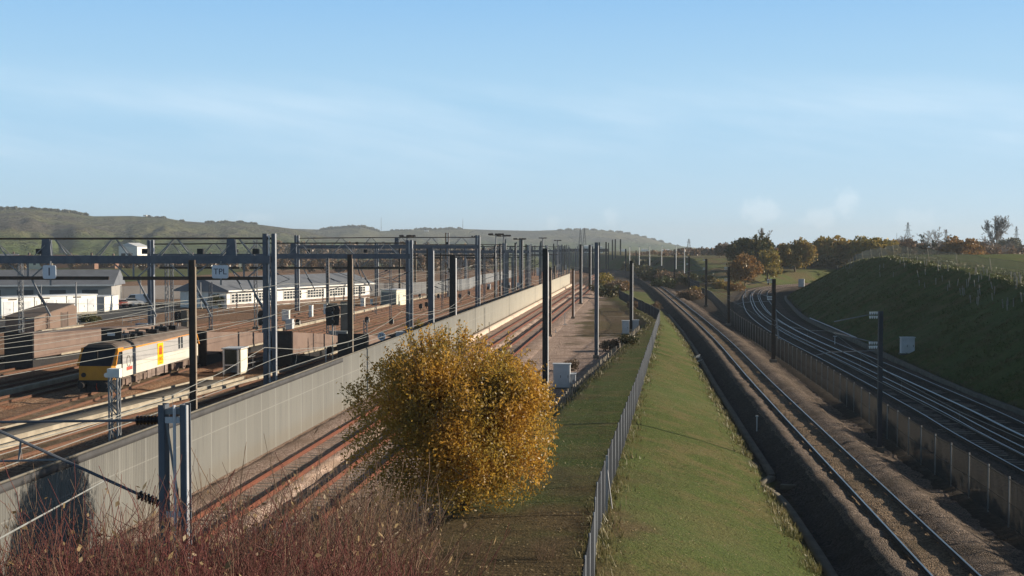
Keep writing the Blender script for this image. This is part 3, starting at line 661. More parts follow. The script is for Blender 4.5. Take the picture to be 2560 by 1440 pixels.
# the fence behind the yard and the dark fence beyond the far end of the single track
fence(catmull([(-96, 238), (-74, 246), (-52, 257), (-23, 270), (-12, 300), (-9, 345), (0, 420)], 3), 'tall grey palisade fence behind the yard buildings and van', 2.9, .2, .13, 6, M_cab if False else mat('palisade_grey', (.27, .275, .28), .7, (.21, .215, .22), .5, .5), mat('palisade_post', (.22, .225, .23), .7))
fence(catmull([(29, 520), (36, 470), (44, 440), (52, 400), (50, 345), (46.5, 310), (45.0, 288)], 3), 'tall dark fence wrapping the brush beyond the far end of the single track', 2.6, .2, .12, 8, M_fence, M_fence)
# low post-and-rail line at the foot of the bank
root = thing('post_fence', (0, 0, 0), 0, 'low row of short weathered posts at the shady foot of the bank', 'fence')
first = None
for i_, y_ in enumerate(np.arange(60, 150, 1.25)):
    if 118 < y_ < 121: continue
    x = float(XP(y_)) + .15; 
    if first is None: first = MB().box((0, 0, .42), (.11, .11, .85)).build('post', M_wood, root); o = first
    else: o = first.copy(); COL.objects.link(o); o.parent = root
    o.location = (x, y_, gz(x, y_)); o.rotation_euler = (random.uniform(-.05, .05), random.uniform(-.05, .05), random.random())
MB().tube([(float(XP(y_)) + .22, y_, gz(float(XP(y_)), y_) + .6) for y_ in range(60, 150, 4)], .018, 4).build('rail', M_wood, root)
# concrete channel with a handrail in the near brush
c0, c1 = U(985, 1420, .55), U(1120, 1300, .5)
root = thing('drain_channel', (0, 0, 0), 0, 'mossy concrete channel with a broken handrail below the golden shrub', 'drain channel')
MB().bar(c0 - Vector((1.2, 4.5, .05)), c1, .5, .3).build('channel', mat('mossy_concrete', (.34, .31, .23), .9, (.16, .19, .06), 1.2, .8), root)
hp = [c0 + Vector((-.55, -1.5, .5)), c0 + Vector((-.5, .2, .62)), c1 + Vector((-.55, -.6, .62)), c1 + Vector((-.5, .6, .5))]
mb = MB().tube(hp, .035, 5)
for f_ in (.15, .5, .85):
    p = hp[0].lerp(hp[3], f_); mb.tube([p + Vector((0, 0, .1)), p - Vector((0, 0, .6))], .03, 5)
mb.build('handrail', M_wood, root)

# ------------------------------------------------------------------ masts
def h_mast(name, base, ht, wd, m, label, group, rz=0.0, strip=True, kind='H', parts=True):
    r = thing(name, base, rz, label, 'mast', group)
    if kind == 'H':
        mb = MB(); t_ = max(.02, wd * .09)
        mb.box((-wd / 2, 0, ht / 2), (t_, wd, ht)); mb.box((wd / 2, 0, ht / 2), (t_, wd, ht)); mb.box((0, -.3 * wd, ht / 2), (wd - t_, t_, ht))
        mb.build('column', m, r)
        if strip: MB().bar((wd / 2 + wd * .16, -wd * .25, .1), (wd / 2 + wd * .16, -wd * .25, ht - .3), wd * .24, wd * .24, (1, -1, 0)).build('lit_edge_bar', M_edge if m is not M_dark else mat('lit_edge_tan', (.40, .33, .26), .7, (.30, .24, .18), 2, .5), r)  # added pale bar, turned to catch sun, stands for a lit flange edge
    elif kind == 'twin':
        for sx in (-1, 1):
            mb = MB(); c_ = wd * .26; x0 = sx * wd * .37
            mb.box((x0, 0, ht / 2), (.03, wd * .7, ht)); mb.box((x0 - sx * .0 + sx * c_ / 2, -wd * .35, ht / 2), (c_, .03, ht)); mb.box((x0 + sx * c_ / 2, wd * .35, ht / 2), (c_, .03, ht))
            mb.build('channel', m, r)
        z_ = .5
        while z_ < ht: MB().box((0, -wd * .30, z_), (wd * .7, .04, .11)).build('batten', M_edge, r); z_ += 1.7
        MB().box((0, 0, ht - .12), (wd * .74, wd * .6, .1)).build('cap', M_galv, r)
        z_ = .5; mb = MB(); k_ = 0
        while z_ + 1.7 < ht: mb.bar((-wd * .3 * (1 if k_ % 2 else -1), -wd * .26, z_), (wd * .3 * (1 if k_ % 2 else -1), -wd * .26, z_ + 1.7), .035); z_ += 1.7; k_ += 1
        mb.build('lacing', M_galv, r)
        for xx in (wd * .66, wd * .10):
            mb = MB().bar((xx, -wd * .38, 0), (xx, -wd * .38, ht), wd * .10, wd * .10, (1, -1, 0)); mb.build('lit_edge_strip', M_edge, r)  # added bright strips standing in for sunlit channel edges
    elif kind == 'lattice':
        mb = MB()
        for sx in (-1, 1):
            for sy in (-1, 1): mb.bar((sx * wd / 2, sy * wd / 2, 0), (sx * wd / 2, sy * wd / 2, ht), max(.06, wd * .14))
        mb.build('leg_angles', m, r)
        mb = MB(); z_ = .2; k_ = 0; st = wd * 1.3
        while z_ + st < ht:
            s_ = 1 if k_ % 2 else -1
            for sy in (-1, 1): mb.bar((-s_ * wd / 2, sy * wd / 2, z_), (s_ * wd / 2, sy * wd / 2, z_ + st), max(.04, wd * .08))
            for sx in (-1, 1): mb.bar((sx * wd / 2, -s_ * wd / 2, z_), (sx * wd / 2, s_ * wd / 2, z_ + st), max(.04, wd * .08))
            z_ += st; k_ += 1
        mb.build('lacing', m, r)
    elif kind == 'pole':
        MB().tube([(0, 0, 0), (0, 0, ht)], [wd / 2, wd / 3], 8).build('pole', m, r)
    if parts: MB().box((0, 0, .12), (wd * 2.0, wd * 2.0, .3)).build('footing', M_conc, r)
    return r
def mast_px(name, px, by, ty, wpx, m, label, group, kind='H', d=None, z=-.25, **kw):
    b_ = U(px, by, z) if d is None else D(px, 700, d)
    if d is not None: b_.z = gz(b_.x, b_.y)
    tz = D(px, ty, b_.y).z
    return h_mast(name, b_, tz - b_.z, max(.10, .80 * wpx * b_.y / F), m, label, group, kind=kind, **kw)
GW = 'catenary masts along the concrete wall'
mast_px('catenary_mast', 485, 1210, 650, 17, M_dark, 'tall dark mast with a tan edge at the wall foot, before the locomotive', GW)
mast_px('catenary_mast', 876, 997, 636, 13, M_dark, 'dark mast at the wall left of the golden shrub', GW)
mast_px('catenary_mast', 1077, 890, 619, 14, M_blue, 'grey mast with a bright edge at the wall, behind the crown of the golden shrub', GW)
mast_px('catenary_mast', 1131, 868, 638, 17, M_black, 'thick black mast at the wall above the golden shrub', GW)
GB = 'masts on the gravel side of the rusty tracks'
mast_px('catenary_mast', 1362, 985, 621, 14, M_black, 'tall black mast with a white edge beside the large pale cabinet', GB)
mast_px('catenary_mast', 1490, 895, 606, 9, M_blue, 'tall slim grey mast standing behind the row of short posts', GB)
mast_px('catenary_mast', 1577, 828, 652, 8, M_black, 'black mast between the two small cabinets by the ridge fence', GB)
mast_px('catenary_mast', 1375, 842, 668, 6, M_dark, 'short brown mast just right of the tall black mast on the gravel', GB)
mast_px('catenary_mast', 1432, 796, 672, 5.5, M_rust, 'short rusty mast beside the rusty track on the gravel', GB)
mast_px('catenary_mast', 1451, 761, 611, 6.5, M_black, 'tall thin black mast between the rusty tracks and the rough grass', GB)
mast_px('catenary_mast', 1474, 727, 612, 6, M_black, 'thin black mast by the far bend of the rusty tracks', GB)
mast_px('catenary_mast', 1386, 716, 664, 4, M_dark, 'small brown mast in front of the far end of the wall', GB)
# near mast with cantilevers
nb = D(436, 1010, 21.5); nb0 = Vector((nb.x, nb.y, gz(nb.x, nb.y)))
nm = h_mast('catenary_mast', nb0, nb.z - nb0.z, .40, M_blue, 'nearest mast, twin blue grey channels with white edges rising from the red brush', 'masts on the gravel side of the rusty tracks', kind='twin')
def tube_thing(name, pts, r, m, label, cat, group=None, ins=None, ins_m=None):
    o = MB().tube(pts, r, 6).build(name, m); tag(o, label, cat, group)
    if ins:
        a, b_ = ins; mb = MB(); a = Vector(a); b_ = Vector(b_); k_ = 7
        mb.tube([a, b_], .05, 8)
        for i in range(k_):
            p = a.lerp(b_, (i + .3) / k_); q_ = a.lerp(b_, (i + .7) / k_); mb.tube([p, q_], .085, 10)
        c_ = mb.build('insulator', ins_m or M_insul, o)
    return o
y_ = 21.5
P_ = lambda px, py, dy=0: D(px, py, y_ + dy)
tube_thing('cantilever_tube', [P_(-700, 1063), P_(345, 1051)], .026, M_blue, 'upper horizontal cantilever tube of the nearest mast with a black insulator', 'cantilever', None, (P_(340, 1051), P_(402, 1049)))
tube_thing('cantilever_tube', [P_(-700, 736), P_(0, 1078), P_(352, 1238)], .028, M_blue, 'sloping cantilever tube of the nearest mast with a dark insulator', 'cantilever', None, (P_(345, 1236), P_(410, 1262)))
tube_thing('registration_arm', [P_(-500, 1160), P_(0, 1153), P_(145, 1149)], .022, M_galv, 'thin registration arm hanging left of the nearest mast', 'registration arm')
tube_thing('registration_arm', [P_(52, 1102), P_(47, 1152)], .02, M_galv, 'short dropper rod joining the registration arm to the sloping tube', 'dropper rod')

# masts of the right-hand single track
GR = 'masts on the fence side of the single track'
def arm_set(base, ht, name_lab, L=2.5, ins_m=M_insw):
    x, y, z = base
    for (za, zb, what) in ((ht - .1, ht - .55, 'upper'), (ht - 1.7, ht - 1.15, 'lower')):
        a = (x - .2, y, z + za); b_ = (x - L, y - .1, z + zb)
        o = MB().tube([(x - .75, y, z + za + (zb - za) * .25), b_], .03, 5).build('cantilever_tube', M_galv)
        tag(o, what + ' cantilever with pale insulators on the ' + name_lab, 'cantilever', 'cantilevers over the single track')
        for kx in (.2, .32, .44, .56):
            for kz in (0.0, -.22):
                MB().tube([(x - kx, y, z + za + kz - .07), (x - kx, y, z + za + kz + .07)], [.035, .06], 8).build('insulator', ins_m, o)
        MB().tube([(x - .75, y, z + za + (zb - za) * .25), (x - .1, y, z + za)], .02, 5).build('bracket', M_galv, o)
    o = MB().tube([(x - .3, y, z + ht - 2.1), (x - L - .3, y, z + ht - 2.2), (x - L - .9, y, z + ht - 2.35)], .024, 5).build('registration_arm', M_galv)
    tag(o, 'registration arm reaching left from the ' + name_lab, 'registration arm', 'registration arms over the single track')
for i_, (px, by, ty, wpx, lb, kd) in enumerate([(2198, 1130, 778, 12, 'dark mast with white insulators against the dark hill', 'H'), (1933, 905, 697, 10, 'dark mast at the bend with a pale leaning strut against it', 'H'), (1821, 813, 667, 7, 'dark mast just left of the bend of the paired tracks', 'H'), (1765, 766, 647, 6, 'slim dark mast before the rusty round trees', 'H'), (1722, 733, 641, 4.5, 'thin dark mast beside the far dark fence', 'H'), (1686, 717, 636, 4, 'very thin dark mast among the far brush', 'H')]):
    mr_ = mast_px('catenary_mast', px, by, ty, wpx, M_dark if i_ else mat('mast_blue_black', (.06, .065, .075), .6), lb, GR, strip=False, z=-.6 if i_ == 0 else -.4)
    b_ = mr_.location; ht = D(px, ty, b_.y).z - b_.z
    if i_ < 5: arm_set(b_, ht, ('dark mast against the hill', 'dark mast at the bend', 'mast left of the bend', 'slim mast before the rusty trees', 'thin mast beside the far fence')[i_])
b_ = U(1952, 892, -.4)
o = MB().bar(b_, b_ + Vector((-.75, .1, 6.2)), .13).build('leaning_strut', M_galv); tag(o, 'pale strut leaning against the dark mast at the bend', 'strut')
# masts of the curving pair, partly below the near fence
for px, by, ty, lb in ((1864, 742, 722, 'short pale post at the inside of the bend'),):
    b_ = U(px, by, -.3); tag(MB().bar(b_, b_ + Vector((0, 0, 1.6)), .12).build('marker_post', M_white), lb, 'marker post')
for px, by, h_, lb in ((2087, 868, 1.2, 'small pale T-shaped post beside the conductor rail'), (1892, 1078, .9, 'tiny pale post in the dark cess of the single track')):
    b_ = U(px, by, -.6); mb = MB().bar(b_, b_ + Vector((0, 0, h_)), .06); mb.box((b_.x, b_.y, b_.z + h_), (.35 if h_ > 1 else .14, .1, .08)); tag(mb.build('marker_post', M_cab), lb, 'marker post')

# masts standing in the yard (photo x, base y, top y, width px, material, kind)
GY = 'masts scattered through the yard'
NPH = ['in front of the brown shed', 'by the left white cabins', 'behind the locomotive roof', 'in front of the long white windowed building']
ymasts = [
 (54, 884, 640, 11, M_galv, 'lattice', 'pale lattice mast beside the sign with a figure 1'),
 (104, 806, 712, 4, M_galv, 'pole', 'thin pale pole rising behind the brown shed'),
 (191, 812, 705, 6, M_galv, 'pole', 'pale pole at the right end of the brown shed'),
 (352, 762, 690, 4, M_galv, 'pole', 'thin pole just behind the parked van'),
 (418, 829, 650, 9, M_galv, 'lattice', 'lattice mast just right of the blue grey gantry leg behind the locomotive'),
 (431, 824, 660, 7, M_galv, 'lattice', 'second slender lattice mast behind the locomotive'),
 (527, 827, 705, 9, M_blue, 'lattice', 'short blue grey lattice mast right of the dark mast with a tan edge'),
 (502, 772, 706, 5, M_galv, 'pole', 'thin grey pole at the left end of the windowed building'),
 (640, 822, 600, 9, M_galv, 'lattice', 'tall lattice mast just left of the twin channel gantry leg'),
 (820, 768, 636, 6, M_dark, 'H', 'dark mast before the middle of the windowed building'),
 (914, 905, 800, 10, M_galv, 'lattice', 'lattice post right of the black ramp end'),
 (999, 752, 618, 5, M_dark, 'H', 'dark thin mast at the right edge of the white hut'),
 (1038, 735, 602, 5, M_dark, 'H', 'dark mast just right of the second gantry leg'),
 (1069, 748, 615, 6, M_dark, 'H', 'dark mast just left of the grey bright edged mast'),
 (1102, 726, 620, 4, M_dark, 'H', 'thin dark mast left of the tall rusty mast'),
 (1118, 745, 582, 9, M_rust, 'twin', 'tallest rusty twin mast rising above the yard gantries'),
 (1207, 711, 613, 4.5, M_black, 'H', 'thin black mast right of the third gantry leg'),
 (1237, 746, 613, 4, M_black, 'H', 'thin black mast left of the paired floodlight poles'),
 (1250, 741, 609, 4.5, M_black, 'H', 'thin black mast between the paired floodlight poles'),
 (1288, 728, 607, 4.5, M_black, 'H', 'black mast second right of the floodlight poles'),
 (1304, 724, 599, 5.5, M_black, 'H', 'tall black mast under a floodlight head above the bend of the wall'),
 (1315, 717, 611, 4, M_black, 'H', 'black mast right of the one under a floodlight head'),
 (1328, 690, 615, 2.5, M_black, 'H', 'first of three very thin masts standing close together'),
 (1332, 690, 615, 2.5, M_black, 'H', 'middle one of three very thin masts standing close together'),
 (1337, 690, 614, 2.5, M_black, 'H', 'last of three very thin masts standing close together'),
 (1351, 688, 606, 3.5, M_black, 'H', 'thin mast touching the left side of the tall black mast on the gravel'),
 (1384, 684, 609, 3.5, M_black, 'H', 'thin mast left of the far floodlight pole with a flat head'),
 (1405, 678, 613, 3, M_black, 'H', 'thin mast just right of the flat headed floodlight pole'),
 (1412, 676, 613, 3, M_black, 'H', 'thin mast left of the power pylon, second beyond the flat headed floodlight'),
 (1481, 686, 616, 3, M_black, 'H', 'thin mast touching the left side of the tall slim grey mast'),
 (1498, 681, 606, 4, M_black, 'H', 'thin mast right of the tall slim grey mast'),
 (1515, 678, 605, 4, M_black, 'H', 'thin mast before the white flats under the far bridge'),
 (1521, 676, 607, 2.5, M_black, 'H', 'very thin mast right beside the one before the white flats'),
 (1531, 672, 599, 3.5, M_black, 'H', 'first of three tall thin masts left of the far end of the single track'),
 (1538, 672, 598, 3.5, M_black, 'H', 'middle one of three tall thin masts left of the far end of the single track'),
 (1551, 671, 598, 3.5, M_black, 'H', 'last of three tall thin masts left of the far end of the single track'),
 (1564, 690, 622, 4, M_black, 'H', 'thin mast at the far bend of the single track'),
 (1590, 681, 626, 2.5, M_black, 'H', 'thin dark mast by the far fence, left of the pale lamp posts'),
 (1652, 672, 631, 2.5, M_black, 'H', 'thin dark mast by the far fence between pale lamp posts'),
]
for px, by, ty, wpx, m, kd, lb in ymasts:
    mast_px('catenary_mast' if kd != 'pole' else 'yard_pole', px, by, ty, wpx, m, lb, GY, kind=kd, strip=(by > 720), parts=by > 700)

lp = mast_px('signal_post', 283, 0, 930, 26, M_galv, 'pale lattice post with a white head box behind the near part of the wall', None, kind='lattice', d=49, strip=False)
MB().box((.12, -.3, float(D(283, 930, 49).z) + .3), (.5, .4, .35)).build('head_box', M_white, lp)
# floodlight poles and lamp posts
def flood(px, by, ty, lb, heads=5, d=None, spread=1.5, m=M_galv, wpx=5):
    b_ = U(px, by, -.3); tz = D(px, ty, b_.y).z; h_ = tz - b_.z
    r = thing('floodlight_mast', b_, 0, lb, 'floodlight', 'floodlight poles over the yard')
    MB().tube([(0, 0, 0), (0, 0, h_)], [wpx * b_.y / F / 2, wpx * b_.y / F / 3], 8).build('pole', m, r)
    mb = MB()
    for i in range(12): 
        a, b2 = 2 * math.pi * i / 12, 2 * math.pi * (i + 1) / 12
        mb.bar((spread * .8 * math.cos(a), spread * .8 * math.sin(a), h_), (spread * .8 * math.cos(b2), spread * .8 * math.sin(b2), h_), .1)
    mb.bar((-spread, 0, h_), (spread, 0, h_), .12); mb.bar((0, -spread, h_ - .0), (0, spread, h_), .11)
    mb.build('headframe', M_dark, r)
    for i in range(heads):
        a = 2 * math.pi * (i + .2) / heads
        MB().prism([(-.42, -.1), (.42, -.1), (.3, .28), (-.3, .28)], -.3, .3).build('lamp_head', M_dark, r).location = (spread * math.cos(a), spread * math.sin(a), h_ + .12)
    return r
flood(1018, 742, 592, 'floodlight pole above the second gantry leg')
flood(1240, 738, 588, 'taller of the paired floodlight poles, the left one')
flood(1259, 728, 591, 'right one of the paired floodlight poles')
flood(1299, 716, 599, 'floodlight pole with its head on the tall black mast')
flood(1357, 680, 596, 'floodlight pole left of the tall black mast on the gravel', 6)
flood(1394, 676, 602, 'flat headed floodlight pole before the power pylon')
flood(1190, 690, 592, 'faint floodlight pole far off before the downs', 4)
def lamp(px, by, ty, lb):
    b_ = U(px, by, gz(*U(px, by, 0)[:2])); h_ = D(px, ty, b_.y).z - b_.z
    r = thing('street_lamp', b_, 0, lb, 'street lamp', 'pale lamp posts beyond the single track')
    w_ = 2.4 * b_.y / F
    MB().tube([(0, 0, 0), (0, 0, h_)], [w_ / 2, w_ / 3], 6).build('pole', M_white, r)
    MB().bar((-w_, 0, h_), (w_ * 1.6, 0, h_ + .05), w_ * .5).build('lantern', M_cab, r)
for px, by, ty, lb in ((1598, 662, 617, 'pale lamp post leftmost in the row beyond the single track'), (1624, 664, 615, 'pale lamp post second from the single track end of the row'), (1654, 664, 615, 'pale lamp post before the white roof in the brown wood'), (1690, 673, 615, 'taller pale lamp post beside the dark brush'), (1711, 683, 620, 'nearest pale lamp post, right end of the row'), (1574, 660, 617, 'faint pale lamp post by the tall thin masts')):
    lamp(px, by, ty, lb)

# ------------------------------------------------------------------ portal gantries of the yard
def gantry(base, span, top, label, steel=M_blue, sup=None, sx=1.0, plates=(), drops=()):
    """base: foot of the right leg; boom runs to the left (-x), a touch away from the viewer"""
    r = thing('portal_gantry', base, YAW * .4, label, 'gantry', 'portal gantries over the yard')
    lw = .88 * sx
    for x0, nm_ in ((0, 'r'), (-span, 'l')) if sup is None else ((0, 'r'),):
        mb = MB()
        for s_ in (-1, 1):
            mb.box((x0 + s_ * lw * .36, 0, top / 2), (.05, .5, top)); mb.box((x0 + s_ * lw * .36 - .14, -.25, top / 2), (.30 if s_ < 0 else .22, .04, top))
        leg = mb.build('leg', steel, r)
        mb = MB(); z_ = .6
        while z_ < top: mb.box((x0 + .02, -.2, z_), (lw * .6, .06, .14)); z_ += 2.35
        z_ = .6; k_ = 0
        while z_ + 2.3 < top: mb.bar((x0 - lw * .22 * (1 if k_ % 2 else -1), -.2, z_), (x0 + lw * .22 * (1 if k_ % 2 else -1), -.2, z_ + 2.35), .06); z_ += 2.35; k_ += 1
        mb.build('lacing', M_galv, leg)
        MB().bar((x0 + lw * .36 + .06, -.27, 0), (x0 + lw * .36 + .06, -.27, top), .09, .09, (1, -1, 0)).build('flange', M_edge, leg)  # leg edge brightened in colour to read as sunlit
        MB().bar((x0 - .10, -.31, 0), (x0 - .10, -.31, top - .1), .07, .07, (1, -1, 0)).build('lit_edge_strip', M_edge, leg)  # added pale strip, a painted sunlit line down the leg
    zt = top - .38; zg = top - 1.95; zr = top - 3.35
    MB().tube([(0, 0, zt + .02), (-span * .55, 0, zt), (-span, 0, zt - .12)], .085, 6).build('top_chord', M_dark, r)
    mb = MB()
    mb.box((-span / 2, -.42, zg), (span, .06, .50)); mb.box((-span / 2, .42, zg), (span, .06, .50)); mb.box((-span / 2, 0, zg - .27), (span, .9, .05)); mb.box((-span / 2, 0, zg + .27), (span, .9, .05))
    mb.build('girder', steel, r)
    n_ = max(3, int(span / 4.6))
    for i in range(n_):
        xc = -span * (i + .55) / n_; mb = MB()
        for sy in (-.42, .42):
            for q_ in (-1, 1): mb.bar((xc + q_ * .12, 0, zt), (xc + q_ * 1.25, sy, zg + .3), .075)
        mb.build('brace', M_galv, r)
    for px_ in plates: MB().prism([(px_ - .38, zg + .3), (px_ + .38, zg + .3), (px_ + .30, zt - .02), (px_ - .30, zt - .02)], -.2, .2).build('plate_post', steel, r)
    mb = MB()
    segs = [(-.6, -span * .30), (-span * .33, -span * .62), (-span * .66, -span * .97)]
    for a, b_ in segs: mb.bar((a, -.1, zr), (b_, -.1, zr), .24, .26)
    mb.build('lower_rail', M_dark, r)
    for xd in drops:
        mb = MB(); mb.bar((xd, -.1, zg - .3), (xd, -.1, zr - .1), .11); mb.bar((xd - 1.5, -.1, zg - .3), (xd - .2, -.1, zr), .09); mb.bar((xd + 1.5, -.1, zg - .3), (xd + .2, -.1, zr), .09)
        mb.bar((xd + .3, -.1, zr - .1), (xd + 1.7, -.1, 5.4), .11); mb.bar((xd + 1.7, -.1, 5.4), (xd - .5, -.1, 5.0), .05)
        hg = mb.build('drop_frame', M_galv, r)
        MB().bar((xd + .8, -.1, zr - 1.2), (xd + 1.35, -.1, 6.2), .17).build('insulator', M_insul, hg)
    mb = MB()
    for xd in drops[:4]: mb.box((xd + .9, 0, zg + .62), (.42, .5, .4)); 
    if drops: mb.build('lamp_housing', M_black, r)
    return r
g1 = D(679, 700, 90); g1.z = -.25
T1 = D(679, 584, 90).z + .25
def gx(px, base): return (px - 1280) / F * base.y - base.x
gantry(g1, 37.5, T1, 'nearest portal gantry, blue grey girder carrying two white signs', plates=(gx(578, g1), gx(108, g1)), drops=(gx(330, g1), gx(610, g1), gx(60, g1), gx(470, g1)))
for px, d_, ty, sp, lb in ((1026, 144, 600, 31.4, 'second portal gantry, its right leg before the white hut'), (1196, 201, 588, 30.5, 'third portal gantry with a bright edged leg left of the paired floodlights'), (1262, 262, 607, 28, 'fourth portal gantry beside the paired floodlight poles'), (1322, 322, 612, 27, 'fifth portal gantry behind the bend of the wall'), (1367, 385, 613, 26, 'sixth portal gantry far down the yard'), (1402, 455, 614, 25, 'seventh and farthest portal gantry in the yard')):
    b_ = D(px, 700, d_); b_.z = -.25
    gantry(b_, sp, D(px, ty, d_).z + .25, lb, sx=.72, plates=(-sp * .45,), drops=(-sp * .2, -sp * .42, -sp * .7) if d_ < 330 else ())

def text_obj(body, size, m, parent, loc, rot=(R(90), 0, 0), name='lettering', depth=.006):
    cu = bpy.data.curves.new(name, 'FONT'); cu.body = body; cu.size = size; cu.align_x = 'CENTER'; cu.align_y = 'CENTER'; cu.extrude = depth
    cu.materials.append(m)
    tmp = bpy.data.objects.new('tmp', cu); COL.objects.link(tmp)
    dg = bpy.context.evaluated_depsgraph_get()
    me = bpy.data.meshes.new_from_object(tmp.evaluated_get(dg)); bpy.data.objects.remove(tmp)
    o = link(name, me, parent); o.location = loc; o.rotation_euler = rot; return o
def rsign(px0, py0, px1, py1, body, lb, d=89.3, size=.7):
    a = D(px0, py0, d); b_ = D(px1, py1, d); w_ = b_.x - a.x; h_ = a.z - b_.z
    c_ = Vector(((a.x + b_.x) / 2, d, (a.z + b_.z) / 2)); r_ = .14
    r = thing('sign', c_, 0, lb, 'sign')
    pl = []
    for cx, cz, a0 in ((w_ / 2 - r_, h_ / 2 - r_, 0), (-w_ / 2 + r_, h_ / 2 - r_, 90), (-w_ / 2 + r_, -h_ / 2 + r_, 180), (w_ / 2 - r_, -h_ / 2 + r_, 270)):
        for k_ in range(4): a_ = R(a0 + 30 * k_); pl.append((cx + r_ * math.cos(a_), cz + r_ * math.sin(a_)))
    MB().prism(pl, -.04, .04).build('board', M_sign, r)
    MB().bar((0, .2, h_ / 2 + .3), (0, .2, -h_ / 2 - .5), .1).build('bracket', M_galv, r)
    text_obj(body, size, M_ink, r, (0, -.05, 0))
rsign(107, 663, 140, 697, '1', 'white rounded sign reading 1 on the nearest gantry', size=.85)
rsign(530, 663, 571, 696, 'TPL', 'white sign reading TPL on the nearest gantry', size=.62)
# round speed sign
b_ = D(954, 841, 97); r = thing('speed_sign', (b_.x, b_.y, -.25), 0, 'round pale speed sign reading 25 at the wall left of the golden shrub', 'sign')
hz = b_.z + .25
MB().cyl((0, -.03, hz), .33, .06, 'y', 24).build('disc', M_sign, r)
MB().bar((0, .06, 0), (0, .06, hz + .2), .09).build('post', M_dark, r)
text_obj('25', .40, M_ink, r, (0, -.05, hz + .06))
MB().box((0, -.03, hz - .68), (.5, .05, .45)).build('lower_plate', M_greydoor, r)
MB().box((0, -.045, hz - .16), (.36, .02, .06)).build('bar', M_ink, r)

# ------------------------------------------------------------------ locomotive
LL = 20.2
lo = thing('locomotive', (LOCO[0] - .55, LOCO[1] - .1, -.02), LYAW, 'grey electric locomotive with a yellow front and black windscreen standing in the yard', 'locomotive')
hw = 1.33
def sect(y0, y1, mb, prof):  mb.prism(prof, y0, y1, 'y')
low = MB(); low.prism([(-hw, .98), (hw, .98), (hw + .01, 1.9), (-hw - .01, 1.9)], 1.75, LL - 1.75); low.build('lower_body', M_lococream, lo)
up = MB(); up.prism([(-hw - .005, 1.903), (hw + .005, 1.903), (hw - .02, 2.95), (-hw + .02, 2.95)], 1.75, LL - 1.75); up.build('upper_body', M_locogrey, lo)
rf = [(-hw + .03, 2.953), (hw - .03, 2.953), (hw - .16, 3.25), (hw - .5, 3.47), (0, 3.56), (-hw + .5, 3.47), (-hw + .16, 3.25)]
MB().prism(rf, 1.2, LL - 1.2).build('roof', M_locoroof, lo)
MB().prism([(hw - .02, 2.90), (hw + .012, 2.90), (hw - .005, 3.0), (hw - .03, 3.0)], 1.75, LL - 1.75).build('cantrail_stripe', M_orange, lo)
